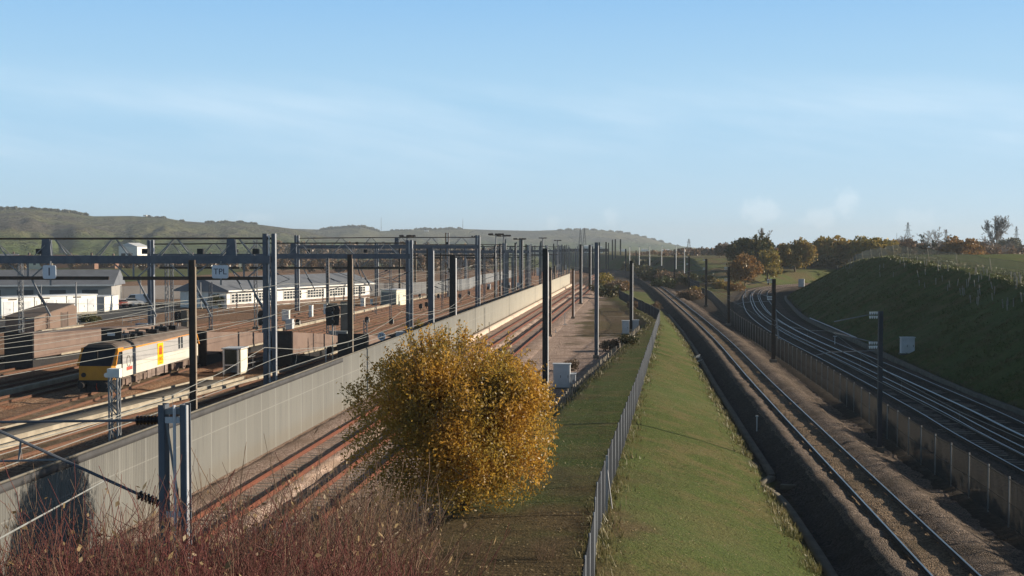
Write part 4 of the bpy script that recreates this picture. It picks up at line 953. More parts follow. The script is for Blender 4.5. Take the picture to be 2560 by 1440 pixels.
def cab(flip):
    Y = (lambda v: v) if not flip else (lambda v: LL - v)
    nm_ = 'cab'
    mb = MB()
    # lower nose, yellow
    def ring(y, zs, hwx): return [(-hwx, y, zs[0]), (hwx, y, zs[0]), (hwx, y, zs[1]), (-hwx, y, zs[1])]
    a = mb.add([(x, Y(yv), z) for yv, z0, z1, hx in ((0.0, .95, 1.95, 1.16), (.45, .95, 2.0, hw)) for x, z in ((-hx, z0), (hx, z0), (hx, z1), (-hx, z1))])
    for q in ((0, 1, 2, 3), (4, 7, 6, 5), (0, 4, 5, 1), (1, 5, 6, 2), (2, 6, 7, 3), (3, 7, 4, 0)): mb.face(*[a + k for k in q])
    c_ = mb.build(nm_, M_yellow, lo)
    # cab side body
    for sx in (-1, 1):
        x = sx * (hw - .02)
        s_ = MB(); n_ = s_.add([(xx, Y(yv), z) for xx in (x - sx * .1, x) for yv, z in ((.45, .95), (1.75, .95), (1.75, 1.95), (.45, 2.0))])
        s_.face(n_, n_ + 1, n_ + 2, n_ + 3); s_.face(n_ + 4, n_ + 7, n_ + 6, n_ + 5)
        for k in range(4): s_.face(n_ + k, n_ + 4 + k, n_ + 4 + (k + 1) % 4, n_ + (k + 1) % 4)
        s_.build('side_panel', M_lococream, lo)
        # pillar and canopy edge, orange-yellow
        s_ = MB(); s_.bar((x * .985, Y(.30), 1.97), (x * .93, Y(.98), 3.05), .12, .26, (1, 0, 0)); s_.bar((x * .96, Y(.85), 3.02), (x * .96, Y(1.95), 3.02), .16, .30)
        s_.build('window_surround', M_orange, lo)
        s_ = MB(); n_ = s_.add([(x * .975, Y(.46), 1.99), (x * .975, Y(1.62), 1.96), (x * .955, Y(1.62), 2.92), (x * .955, Y(.98), 2.92)]); s_.face(n_, n_ + 1, n_ + 2, n_ + 3)
        s_.build('side_window', M_glass, lo)
        MB().box((x, Y(1.68), 1.9), (.06, .16, 1.85)).build('door', M_black, lo)
    # raked windscreen, black, and roof dome
    s_ = MB(); n_ = s_.add([(-1.15, Y(.01), 1.953), (1.15, Y(.01), 1.953), (1.19, Y(.95), 3.2), (-1.19, Y(.95), 3.2), (-1.15, Y(.5), 1.953), (1.15, Y(.5), 1.953), (1.19, Y(1.3), 3.2), (-1.19, Y(1.3), 3.2)])
    for q in ((0, 1, 2, 3), (4, 7, 6, 5), (0, 4, 5, 1), (1, 5, 6, 2), (2, 6, 7, 3), (3, 7, 4, 0)): s_.face(*[n_ + k for k in q])
    s_.build('windscreen', mat('windscreen_black', (.012, .016, .024), .35, (.02, .024, .03), 1, .5), lo)
    MB().box((0, Y(.42), 2.45), (.10, .10, 1.15)).build('centre_pillar', M_black, lo)
    s_ = MB(); n_ = s_.add([(-1.19, Y(.94), 3.203), (1.19, Y(.94), 3.203), (1.17, Y(1.6), 3.28), (-1.17, Y(1.6), 3.28), (-.8, Y(1.0), 3.42), (.8, Y(1.0), 3.42), (.8, Y(1.6), 3.5), (-.8, Y(1.6), 3.5)])
    for q in ((0, 1, 2, 3), (4, 7, 6, 5), (0, 4, 5, 1), (1, 5, 6, 2), (2, 6, 7, 3), (3, 7, 4, 0)): s_.face(*[n_ + k for k in q])
    s_.build('cab_roof', M_locoroof, lo)
    for sx in (-1, 1):
        MB().cyl((sx * .82, Y(.0) - (.05 if not flip else -.0), 1.32), .17, .06, 'y', 16).build('headlight', M_black if sx < 0 else M_white, lo)
        MB().cyl((sx * .86, Y(-.02) - (.5 if not flip else -.0), .62), .22, .5, 'y', 16).build('buffer', M_black, lo)
        MB().box((sx * .86, Y(.05), .62), (.3, .3, .3)).build('buffer_housing', M_black, lo)
    MB().box((0, Y(.35), .62), (2.55, .55, .62)).build('buffer_beam', M_black, lo)
    MB().box((0, Y(.1), .30), (2.2, .12, .4)).build('snow_plough', M_black, lo)
    MB().tube([(.15, Y(-.08), .72), (.15, Y(-.2), .5), (.2, Y(-.12), .25)], .035, 6).build('air_hose', M_red, lo)
cab(False); cab(True)
for yc in (4.6, LL - 4.6):
    mb = MB(); mb.box((0, yc, .72), (2.3, 5.0, .34))
    for sx in (-1, 1): mb.box((sx * 1.12, yc, .60), (.18, 5.2, .42))
    bg_ = mb.build('bogie', M_bogie, lo)
    for wy in (-1.85, 0, 1.85):
        for sx in (-1, 1): MB().cyl((sx * .82 - (.07 if sx > 0 else .0), yc + wy, .55), .54, .07 if sx > 0 else -.07, 'x', 24).build('wheel', M_bogie, bg_)
    for wy in (-1.85, 0, 1.85):
        for sx in (-1, 1): MB().box((sx * 1.22, yc + wy, .56), (.16, .46, .46)).build('axle_box', M_mauve, bg_)
mb = MB()
for k_, (y_, w_) in enumerate(((7.75, .9), (8.8, .8), (9.75, .8), (10.75, .9), (11.7, .7))): mb.box((0, y_, .63 + .03 * (k_ % 2)), (2.42 - .1 * (k_ % 2), w_, .66))
mb.build('underframe_box', mat('underframe_dirt', (.24, .185, .16), .9, (.14, .105, .09), 2, .8), lo)
mb = MB(); mb.box((0, LL / 2, .95), (2.3, LL - 3.6, .1)); mb.build('solebar', M_black, lo)
pan = MB().box((0, 3.2, 3.95), (1.5, .14, .95)).build('roof_hood', M_black, lo)
MB().box((0, 3.11, 4.0), (.55, .03, .24)).build('plate', M_cab, pan)
for y_ in (3.6,): MB().box((0, y_ + .7, 3.7), (1.4, 1.6, .35)).build('roof_well', M_black, lo)
mb = MB()
for y_, x_ in ((5.6, .5), (6.5, -.3), (7.6, .4), (8.3, .0), (10.8, .4), (13.5, .3), (14.6, -.2), (15.4, .4)):
    MB().box((x_, y_, 3.68), (.9, .5, .34)).tube([(x_, y_, 3.84), (x_, y_, 4.05)], .08, 8).build('roof_equipment', M_black, lo)
for y0 in (8.6,):
    p_ = MB()
    for sx in (-.45, .45): p_.tube([(sx, y0, 3.62), (sx, y0 + 1.5, 3.82), (sx, y0 + .1, 3.98)], .04, 5)
    p_.bar((-.85, y0 + .1, 4.0), (.85, y0 + .1, 4.0), .09); p_.build('pantograph', M_black, lo)
# the yellow panel with its emblem and letters, the rings and the nameplate
xs_ = hw + .018
MB().box((xs_, 9.9, 1.98), (.012, 1.35, 1.70)).build('emblem_panel', M_logoy, lo)
e = MB(); e.box((xs_ + .01, 9.9, 2.22), (.012, .70, .62)); e.box((xs_ + .01, 9.9, 2.58), (.012, .5, .08)); e.build('emblem', mat('emblem_red', (.50, .10, .015), .5), lo)
text_obj('EWS', .46, M_red, lo, (xs_ + .012, 9.9, 1.56), (R(90), 0, R(90)), 'lettering', .003)
MB().box((xs_ + .01, 9.9, 1.28), (.012, .6, .05)).build('emblem_bar', M_red, lo)
for y_, z_, r_, k_ in ((2.95, 2.05, .36, 0), (3.85, 2.15, .2, 1)):
    mb = MB(); n_ = 20
    ring_ = [(xs_, y_ + r_ * math.cos(2 * math.pi * i / n_), z_ + r_ * 1.1 * math.sin(2 * math.pi * i / n_)) for i in range(n_ + 1)]
    for i in range(n_): mb.bar(ring_[i], ring_[i + 1], .09, .02, (1, 0, 0))
    if k_: mb.bar((xs_, y_ + .12, z_ - .14), (xs_, y_ + .3, z_ - .42), .08, .02, (1, 0, 0))
    mb.build('ring_emblem', M_ring, lo)
MB().box((xs_ - .006, 3.1, 1.52), (.02, 1.15, .26)).build('nameplate', M_redb, lo)
for y_ in (14.6, 15.3): MB().box((hw + .004, y_, 2.45), (.03, .42, .95)).build('body_window', M_glass, lo)
MB().box((hw + .006, 9.5, 1.60), (.012, 13.5, .02)).build('body_line', M_ring, lo)

# ------------------------------------------------------------------ low brown ramps with sloping tops
def ramp(label, x, y, L, z0, z1, rz=YAW, w_=2.7, end=M_black):
    r = thing('loading_ramp', (x, y, -.25), rz, label, 'ramp', 'brown sloping ramps in the yard')
    MB().prism([(0, 1.05), (L, .62), (L, z1), (L * .5, z1 + (z0 - z1) * .56), (0, z0)], -w_ / 2, w_ / 2, 'x').build('body', M_mauve, r)
    MB().prism([(.3, .0), (L - .1, .0), (L - .1, .62), (.3, 1.03)], -w_ / 2 + .35, w_ / 2 - .35, 'x').build('underside', M_black, r)
    MB().bar((w_ / 2 + .03, L * .16, .98), (w_ / 2 + .03, L, .66), .06, .17).build('sill', M_pale, r)
    MB().box((0, -.06, (z0 + .1) / 2), (w_ * .96, .12, z0 + .1)).build('end_wall', end, r)
    MB().box((-w_ / 2 + .08, L / 2, z1 + .1), (.06, L - 1, .06)).build('edge_rail', M_dark, r)
    return r
ramp('brown sloping ramp with a black end wall, beyond the locomotive at the left', -42.6, 103.5, 30, 3.15, 2.0)
ramp('brown sloping ramp directly behind the grey locomotive', float(np.interp(106.4, LT[:, 1], LT[:, 0])), 106.4, 24, 3.1, 1.2, -.09)
ramp('brown sloping ramp with a pale sill right of the twin channel gantry leg', -31.8 + TD * 105.6, 105.6, 21, 3.15, 1.1)
ramp('brown sloping ramp with a black end wall beside the round speed sign', -24.2 + TD * 101.5, 101.5, 19, 3.2, 1.2)

# ------------------------------------------------------------------ buildings of the yard
# long white windowed building
A = U(567, 771, -.25); Bp = U(924, 744, -.25); dv = Bp - A; Lb = dv.length; rz = math.atan2(dv.y, dv.x)
bd = thing('long_building', A, rz, 'long low white building with white window grids and a grey roof', 'building')
mb = MB(); mb.box((Lb / 2, 5, 1.45), (Lb, 10, 2.9)); mb.build('wall', M_white, bd)
mb = MB(); mb.prism([(-.9, 2.9), (10.9, 2.9), (10.9, 3.15), (5, 5.3), (-.9, 3.15)], -.8, Lb + .8, 'x'); rfb = mb.build('roof', M_slate, bd)
MB().box((Lb / 2, -.95, 3.02), (Lb + 1.6, .12, .24)).build('gutter', M_white, rfb)
x0 = 1.2; k_ = 0
while x0 + 6.2 < Lb:
    wf = MB().box((x0 + 3, .0, 1.65), (6.0, .08, 1.55)).build('window', M_glass, bd)
    mb = MB()
    for i in range(7): mb.box((x0 + i, -.07, 1.65), (.13, .07, 1.6))
    for z_ in (.88, 1.45, 1.95, 2.43): mb.box((x0 + 3, -.075, z_), (6.1, .06, .10))
    mb.build('frame', M_white, wf)
    x0 += 8.1; k_ += 1
MB().box((Lb / 2, -.03, .35), (Lb, .08, .5)).build('skirting', M_mauve, bd)
# white hut with a grey green door side
hb = U(957, 763, -.25); rzh = R(-26)
ht = thing('hut', hb, rzh, 'small cream hut with a grey green door side beside the long building', 'hut')
MB().box((1.25, 2.5, 1.4), (3.4, 5.0, 2.8)).build('wall', M_cream, ht)
MB().box((1.25, 2.5, 2.87), (3.7, 5.3, .14)).build('roof', M_cab, ht)
MB().box((.55, -.03, 1.2), (1.6, .06, 2.4)).build('door', M_greydoor, ht); MB().box((2.1, -.03, 1.2), (1.4, .06, 2.4)).build('door', M_greydoor, ht)
MB().box((2.97, 3.2, 1.7), (.05, 1.6, .25)).build('vent', M_galv, ht)
# white site cabins
pc = U(4, 796, -.2); ca = R(55)
for i_, lb in enumerate(('white site cabin at the left edge of the yard with a beige base', 'white site cabin with tall pale doors behind the brown shed', 'white site cabin with bright doors, right one of the row')):
    p_ = pc + Vector((math.cos(ca), math.sin(ca), 0)) * (5.6 * i_); r = thing('site_cabin', p_, ca, lb, 'cabin')
    MB().box((2.7, 2.0, 1.55), (5.4, 4.0, 2.9)).build('wall', M_white, r)
    MB().box((2.7, 2.0, 3.07), (5.6, 4.3, .14)).build('roof', M_cab, r)
    for k_, x_ in enumerate((.9, 2.6, 4.3)):
        dr = MB().box((x_, -.03, 1.3), (1.25, .05, 2.3)).build('door', M_white if (k_ + i_) % 2 else M_cab, r); MB().box((x_ + .45, -.07, 1.25), (.05, .05, .25)).build('handle', M_dark, dr)
    MB().box((2.7, -.04, .18), (5.4, .06, .34)).build('base', M_pale, r)
    MB().box((1.8, -.03, 2.75), (1.4, .05, .18)).build('vent', M_dark, r)
p_ = U(190, 781, -.2); r = thing('container', p_, 0, 'blue grey container cabin with a white sunlit end', 'container')
MB().box((2.3, 3.5, 1.3), (4.6, 7.0, 2.4)).build('front', mat('container_blue', (.16, .20, .27), .6, (.12, .15, .2), 1, .5), r)
MB().box((4.63, 3.5, 1.3), (.06, 7.0, 2.44)).build('side_panel', M_white, r); MB().box((2.3, 3.5, 2.54), (4.8, 7.2, .08)).build('roof', M_cab, r)  # side panel white: sunlight put into the colour of that side
MB().box((1.2, -.03, 1.2), (1.0, .05, 2.0)).build('door', mat('container_door', (.11, .14, .19), .6), r)
# big grey roofed building behind the cabins
p_ = U(-60, 757, -.2); r = thing('depot_building', p_, R(9), 'broad depot building with a blue grey roof and white gutter behind the cabins', 'building')
MB().box((12, 6, 1.6), (26, 12, 3.2)).build('wall', mat('depot_wall', (.36, .35, .33), .8, (.28, .27, .26), .7, .5), r)
rr_ = MB().prism([(-1, 3.2), (13, 3.2), (13, 3.4), (6.5, 6.2), (-1, 3.4)], -1.6, 25.6, 'x').build('roof', M_slate, r)
MB().box((12, -1.06, 3.26), (27.4, .14, .3)).build('gutter', M_white, rr_)
for x_ in (3, 9, 15, 21): MB().box((x_, -.03, 1.8), (3.0, .06, 1.2)).build('window', M_glass, r)
# brown shed with a sloping roof
p_ = U(86, 829, -.2); q_ = U(192, 816, -.2); dv = q_ - p_; Ls = dv.length
r = thing('shed', p_, math.atan2(dv.y, dv.x), 'brown shed with a sloping roof line in front of the white cabins', 'shed')
MB().prism([(0, 0), (Ls, 0), (Ls, 2.6), (Ls - .8, 3.0), (0, 1.75)], 0, 4.0, 'y').build('wall', M_shed, r)
mb = MB(); n_ = mb.add([(-.2, -.2, 1.72), (Ls - .7, -.2, 3.04), (Ls - .7, 4.2, 3.04), (-.2, 4.2, 1.72), (-.2, -.2, 1.84), (Ls - .7, -.2, 3.16), (Ls - .7, 4.2, 3.16), (-.2, 4.2, 1.84)])
for q in ((0, 3, 2, 1), (4, 5, 6, 7), (0, 1, 5, 4), (1, 2, 6, 5), (2, 3, 7, 6), (3, 0, 4, 7)): mb.face(*[n_ + k for k in q])
mb.build('roof', M_locoroof, r)
for x_ in (Ls * .62, Ls * .78): MB().box((x_, -.03, 1.1), (.18, .06, 2.0)).build('door_post', M_locoroof, r)
MB().box((Ls * .7, -.02, 1.05), (Ls * .13, .05, 1.95)).build('door', mat('shed_door', (.13, .095, .08), .8), r)
MB().box((Ls * .55, -.5, .06), (Ls, .5, .2)).build('plinth', M_pale, r)
# dark tall relay box with beige cap at the left edge and neighbours
def cabinet(px, by, w_, h_, lb, m=M_cab, dpt=.8, rz=YAW, z=-.25, lid=True, doors=2, name='cabinet', legs=False, d=None):
    b_ = U(px, by, z) if d is None else D(px, 700, d)
    if d is not None: b_.z = z
    r = thing(name, b_, rz, lb, 'cabinet')
    MB().box((0, dpt / 2, h_ / 2 + .06), (w_, dpt, h_)).build('body', m, r)
    if lid: MB().box((0, dpt / 2, h_ + .1), (w_ + .12, dpt + .12, .07)).build('lid', m, r)
    for k_ in range(doors):
        wd = (w_ - .12) / doors
        dr = MB().box((-w_ / 2 + .06 + wd * (k_ + .5), -.012, h_ / 2 + .08), (wd - .04, .024, h_ - .2)).build('door', m, r)
        MB().box((-w_ / 2 + .06 + wd * (k_ + .85), -.04, h_ / 2 + .05), (.04, .04, .18)).build('handle', M_dark, dr)
    MB().box((0, dpt / 2, .03), (w_ + .2, dpt + .2, .14)).build('base', M_conc, r)
    return r
cabinet(1404, 972, 1.25, 1.75, 'large pale cabinet by the tall black mast at the foot of the bank', z=-.3)
cabinet(1420, 968, .85, .95, 'low grey cabinet standing against the large pale one', mat('cab_grey', (.40, .42, .45), .5, (.33, .35, .37), 1, .5), doors=1, z=-.28).location += Vector((.1, -.55, 0))
cabinet(1564, 836, .85, 1.55, 'small pale cabinet just left of the black mast by the ridge fence', z=-.2, doors=1)
cabinet(1589, 830, .75, 1.35, 'small blue grey cabinet just right of the black mast by the ridge fence', mat('cab_grey', (.4, .42, .45)), z=-.1, doors=1)
cabinet(2272, 0, 1.25, 1.5, 'pale grey cabinet alone on the foot of the dark grass hill', d=113.5, z=.22, rz=R(-4), dpt=.6)
cabinet(2003, 718, 1.5, 2.1, 'grey cabinet where the curving tracks vanish behind the hill', z=-.3, rz=R(-20))
cabinet(353, 833, 1.45, 1.05, 'blue white cabinet just behind the locomotive roof', mat('cab_blue', (.20, .26, .36), .5), z=-.2)
for px, by, w_, h_, lb in ((776, 794, .5, 1.75, 'upright white marker cabinet in front of the windowed building'), (813, 787, .55, 1.6, 'second upright white cabinet, just left of the dark signal hood'), (906, 768, .7, 1.5, 'white cabinet left of the cream hut'), (928, 762, .4, .9, 'small white post box at the foot of the cream hut'), (713, 803, 1.0, 1.5, 'blue white cabinet just right of the twin channel gantry leg'), (722, 826, .9, 1.3, 'grey green cabinet above the brown ramp'), (1010, 738, 1.3, 1.3, 'pale double cabinet right of the cream hut'), (1272, 722, .6, 1.5, 'white cabinet right of the floodlight poles'), (1297, 722, 1.1, 1.4, 'grey cabinet before the bend of the wall'), (1222, 724, .8, 1.3, 'grey cabinet left of the floodlight poles'), (1400, 673, 1.8, 2.2, 'white cabinet by the flat headed floodlight pole'), (1345, 690, 1.2, 3.0, 'white cabinet at the far end of the wall'), (1415, 674, 1.0, 2.2, 'second white cabinet right of the flat headed floodlight pole'), (1530, 671, .8, 1.8, 'small white box at the foot of the tall thin masts')):
    cabinet(px, by, w_, h_, lb, M_white if 'white' in lb else M_cab, doors=1)
cabinet(1001, 862, 1.0, 1.25, 'pale grey cabinet with a lid above the wall by the second gantry leg', M_cab, doors=1, z=.0)
cabinet(845, 858, 2.0, 1.2, 'long grey green cabinet behind the dark mast left of the shrub', mat('cab_green', (.28, .31, .31), .5), z=-.25, doors=3)
# booth at the end of the walkway
p_ = U(557, 936, -.15); r = thing('booth', p_, YAW, 'pale open booth with a glazed front at the end of the concrete walkway', 'booth')
MB().box((1.45, .9, 1.05), (.12, 1.8, 2.1)).build('side_panel', M_pale, r); MB().box((.05, .9, 1.05), (.1, 1.8, 2.1)).build('side_panel', M_cab, r)
MB().box((.75, 1.75, 1.05), (1.3, .08, 2.1)).build('back_panel', M_cab, r); MB().box((.75, .9, 2.14), (1.7, 2.0, .09)).build('roof', M_cab, r)
gw = MB().box((.72, .04, 1.42), (1.1, .04, 1.15)).build('window', mat('booth_glass', (.02, .035, .03), .15), r)
mb = MB(); mb.box((1.3, 0, 1.05), (.14, .1, 2.1)); mb.box((.1, 0, 1.05), (.12, .1, 2.1)); mb.box((.7, .0, .78), (1.1, .09, .1)); mb.build('frame', M_white, gw)
MB().box((1.52, .9, 1.05), (.02, 1.7, 1.9)).build('outer_face', M_cream, r)
# handrail by the booth and on the platform behind the locomotive
def handrail(pts, h_, lb):
    r = thing('handrail', pts[0], 0, lb, 'handrail'); o_ = Vector(pts[0]); P = [Vector(p) - o_ for p in pts]
    for z_ in (h_, h_ * .5): MB().tube([p + Vector((0, 0, z_)) for p in P], .03, 5).build('rail', M_galv, r)
    n_ = max(2, int((P[-1] - P[0]).length / 2))
    for i in range(n_ + 1): p = P[0].lerp(P[-1], i / n_); MB().tube([p, p + Vector((0, 0, h_))], .03, 5).build('post', M_galv, r)
handrail([U(605, 928, -.2), U(658, 914, -.2)], 1.05, 'short handrail right of the pale booth')
handrail([U(306, 812, -.2), U(390, 802, -.2)], 1.1, 'handrail on the asphalt behind the locomotive')
handrail([U(530, 790, -.2), U(585, 782, -.2)], 1.1, 'handrail left of the windowed building')
# signal with black hood before the second wall mast
def signal(px, by, ty, lb, sc=1.0, m=M_black):
    b_ = U(px, by, -.25); h_ = D(px, ty, b_.y).z - b_.z; r = thing('signal', b_, YAW, lb, 'signal', 'signals in the yard')
    MB().tube([(0, 0, 0), (0, 0, h_ - .5)], .09, 8).build('post', M_galv, r)
    MB().prism([(-.42 * sc, -1.0 * sc), (.42 * sc, -1.0 * sc), (.5 * sc, .1), (.3 * sc, .5 * sc), (-.3 * sc, .5 * sc), (-.5 * sc, .1)], -.06, .06).build('backboard', m, r).location = (0, 0, h_ - .5)
    for k_ in range(3): MB().cyl((0, -.3, h_ - .35 - .42 * k_ * sc), .15 * sc, .3, 'y', 12).build('lamp_hood', m, r)
    MB().tube([(.25, .1, 0), (.25, .1, h_ - 1.2)], .03, 4).build('ladder', M_galv, r)
signal(832, 882, 764, 'black hooded signal on a slim post left of the dark wall mast', 1.5)
signal(445, 820, 778, 'black signal behind the rear of the locomotive', 1.0)
signal(657, 842, 778, 'black signal left of the twin channel gantry leg', 1.2)
b_ = U(862, 842, -.2); tag(MB().box((b_.x, b_.y, 1.9), (.9, .5, 4.2), YAW).build('concrete_pillar', M_conc), 'tan concrete pillar standing beside the black hooded signal', 'pillar')
b_ = U(462, 822, -.2); tag(MB().box((b_.x, b_.y, 1.0), (.8, .5, 2.4), YAW).build('concrete_pillar', M_conc), 'pale concrete pillar beside the black signal behind the locomotive', 'pillar')
for px, by, h_, lb in ((815, 917, 1.6, 'white marker post on top of the wall line, left one of a pair'), (832, 912, 2.6, 'pale yellowish post with arms, right one of a pair at the wall'), (848, 897, 1.5, 'thin grey post at the wall under the black ramp end'), (1412, 812, 1.7, 'white lineside marker on a stand in the gravel'), (1389, 832, .45, 'tiny white peg in the gravel by the rusty tracks'), (1223, 838, 1.6, 'thin post at the plinth of the wall')):
    b_ = U(px, by, -.2); mb = MB().bar(b_, b_ + Vector((0, 0, h_)), .09); mb.box((b_.x, b_.y, b_.z + .05), (.5 if h_ > 1 else .2, .3, .08))
    tag(mb.build('marker_post', M_white if 'white' in lb else M_cream), lb, 'marker post')

# ------------------------------------------------------------------ parked vehicles
def car(px, by, lb, m, rz=0.0):
    b_ = U(px, by, -.2); r = thing('parked_car', b_, rz, lb, 'car', 'cars parked on the asphalt')
    side = [(-2.0, .35), (2.0, .35), (2.05, .75), (1.75, .92), (1.0, .98), (.55, 1.42), (-1.0, 1.44), (-1.75, .98), (-2.05, .85)]
    MB().prism(side, -.82, .82, 'x').build('body', m, r)
    gl = [(.96, 1.0), (.54, 1.38), (-.95, 1.40), (-1.62, 1.0)]
    MB().prism(gl, -.83, .83, 'x').build('side_window', M_glass, r)
    mb = MB(); n_ = mb.add([(-.66, -1.70, 1.0), (.66, -1.70, 1.0), (.62, -1.08, 1.40), (-.62, -1.08, 1.40)]); mb.face(n_, n_ + 1, n_ + 2, n_ + 3)
    o_ = mb.build('rear_window', M_glass, r); o_.location = (0, -.02, .015)
    for y_ in (-1.3, 1.3):
        for sx in (-1, 1): MB().cyl((sx * .72, y_, .32), .32, sx * .14, 'x', 18).build('wheel', M_black, r)
    for sx in (-.62, .62): MB().box((sx, -2.05, .8), (.24, .05, .16)).build('tail_light', M_red, r)
    MB().box((0, -2.07, .62), (.5, .03, .12)).build('number_plate', M_logoy, r)
car(290, 769, 'small red car parked beside the container cabin', M_redb, R(-70))
car(306, 768, 'silver car between the red car and the other silver one', M_white, R(-70))
car(330, 765, 'silver car in front of the blue grey van', M_cab, R(-70))
p_ = U(348, 764, -.2); r = thing('van', p_, R(90), 'blue grey panel van with a white sunlit rear end', 'van')
vb = [(-2.6, .4), (2.5, .4), (2.6, 1.0), (2.0, 1.25), (1.35, 2.05), (-2.5, 2.15), (-2.6, 1.9)]
MB().prism(vb, -.95, .95, 'x').build('body', mat('van_body', (.42, .48, .56), .4, (.38, .44, .5), 1, .3), r)
MB().box((0, -2.62, 1.25), (1.86, .04, 1.55)).build('rear_door', M_white, r)  # rear painted white for the sun on it, unlit sides left blue grey
for sx in (-1, 1): MB().prism([(1.9, 1.28), (1.3, 1.95), (.4, 1.98), (.4, 1.28)], sx * .96 - .01, sx * .96 + .01, 'x').build('side_window', M_glass, r)
for y_ in (-1.7, 1.7):
    for sx in (-1, 1): MB().cyl((sx * .85, y_, .36), .36, sx * .14, 'x', 18).build('wheel', M_black, r)
# white lorry-like shed on the rise behind
p_ = D(320, 637, 700); p_.z = gz(p_.x, p_.y); r = thing('farm_shed', p_, R(-14), 'white barn with a sunlit end on the rise beyond the yard', 'barn')
tz = D(320, 607, 700).z - p_.z
MB().box((0, 6, tz * .42), (12, 12, tz * .84)).build('wall', M_white, r); MB().prism([(-6.4, tz * .84), (6.4, tz * .84), (0, tz)], -.4, 12.4, 'y').build('roof', M_cab, r)
for x_ in (-3, 1.5): MB().box((x_, -.05, tz * .3), (2.8, .12, tz * .5)).build('door', M_black, r)
# houses between yard and downs
def house(px, d_, w_, h_, lb, m, rf, rz=0, zz=None):
    p_ = D(px, 640, d_); p_.z = gz(p_.x, p_.y) if zz is None else zz; r = thing('house', p_, rz, lb, 'house', 'houses beyond the yard')
    MB().box((0, 4, h_ * .35), (w_, 8, h_ * .7)).build('wall', m, r)
    MB().prism([(-.4, h_ * .7), (8.4, h_ * .7), (4, h_)], -w_ / 2 - .3, w_ / 2 + .3, 'x').build('roof', rf, r)
    n_ = max(2, int(w_ / 4))
    for i in range(n_): MB().box((-w_ / 2 + w_ * (i + .5) / n_, -.04, h_ * .4), (1.3, .08, 1.5)).build('window', M_glass, r)
    MB().box((w_ * .3, 4, h_ + .3), (.9, .9, 1.6)).build('chimney', M_shed, r)
M_tile = mat('tile_roof', (.17, .10, .075), .8, (.11, .07, .055), .4, .6)
M_brick = mat('brick_far', (.24, .14, .10), .85, (.18, .11, .085), .5, .6)
for px, d_, w_, h_, m, rf, lb in ((12, 640, 12, 7.5, M_white, M_slate, 'white house with a grey roof leftmost beyond the yard'), (50, 620, 10, 7, M_brick, M_tile, 'brick house next to the leftmost white one'), (86, 600, 12, 7, M_cream, M_tile, 'cream house with a red brown roof behind the gantry plate'), (150, 640, 16, 7, M_brick, M_tile, 'wide brick house behind the figure 1 sign'), (205, 600, 12, 7, M_brick, M_slate, 'brick house with a grey roof, right of the figure 1 sign'), (255, 620, 14, 6.5, M_brick, M_tile, 'brick house just left of the white barn'), (455, 640, 14, 7, M_brick, M_tile, 'brick house behind the gantry left of the TPL sign'), (505, 640, 10, 7, M_white, M_slate, 'white house behind the gantry left of the TPL sign'), (610, 660, 12, 7, M_cream, M_slate, 'cream house behind the gantry right of the TPL sign'), (765, 700, 14, 6, M_brick, M_tile, 'brick house behind the second gantry')):
    house(px, d_, w_, h_, lb, m, rf, R(random.uniform(-12, 12)))
# far end of the yard: road bridge, white flats, town
p_ = D(1462, 640, 760); z_ = D(1462, 624, 760).z
r = thing('road_bridge', (p_.x, 760, 0), R(4), 'dark flat road bridge across the far end of the tracks', 'bridge')
MB().box((-2, 0, z_ - .4), (34, 6, 2.0)).build('deck', mat('bridge_dark', (.06, .055, .055), .8), r)
for x_ in (-18, -9, 0, 9, 14): MB().box((x_, 0, z_ / 2 - 1.2), (.9, 4, z_ - 1.6)).build('pier', M_conc, r)
for px, y0, y1, w_, d_, lb in ((1466, 650, 630, 7, 900, 'white block of flats under the far bridge, left one'), (1480, 648, 628, 5, 900, 'white block of flats under the far bridge, middle one'), (1502, 646, 628, 6, 900, 'white block of flats under the far bridge, right one'), (1508, 628, 622, 9, 1500, 'pale house on the rise above the white flats'), (1558, 632, 626, 12, 1500, 'pale house in the far town, left one'), (1612, 630, 625, 11, 1500, 'pale house in the far town, right one'), (1664, 633, 627, 13, 900, 'white roofed shed in the brown wood'), (1208, 603, 597, 9, 3300, 'white farmhouse on the far downs'), (362, 541, 538, 6, 2300, 'white cottage on the crest of the near downs'), (1066, 579, 576, 8, 3200, 'white cottages on the crest of the far downs')):
    a_ = D(px, y0, d_); b_ = D(px, y1, d_); h_ = max(3, b_.z - a_.z); wm_ = w_ * d_ / F * 1.4
    if d_ < 2000: a_.z = gz(a_.x, a_.y); h_ = max(h_, b_.z - a_.z)
    r = thing('distant_building', (a_.x, a_.y, a_.z), 0, lb, 'building', 'white buildings far off')
    MB().box((0, wm_ * .4, h_ * .42), (wm_, wm_ * .8, h_ * .84)).build('wall', M_white, r)
    MB().prism([(-wm_ * .04, h_ * .84), (wm_ * .84, h_ * .84), (wm_ * .4, h_)], -wm_ * .53, wm_ * .53, 'x').build('roof', M_cab, r)

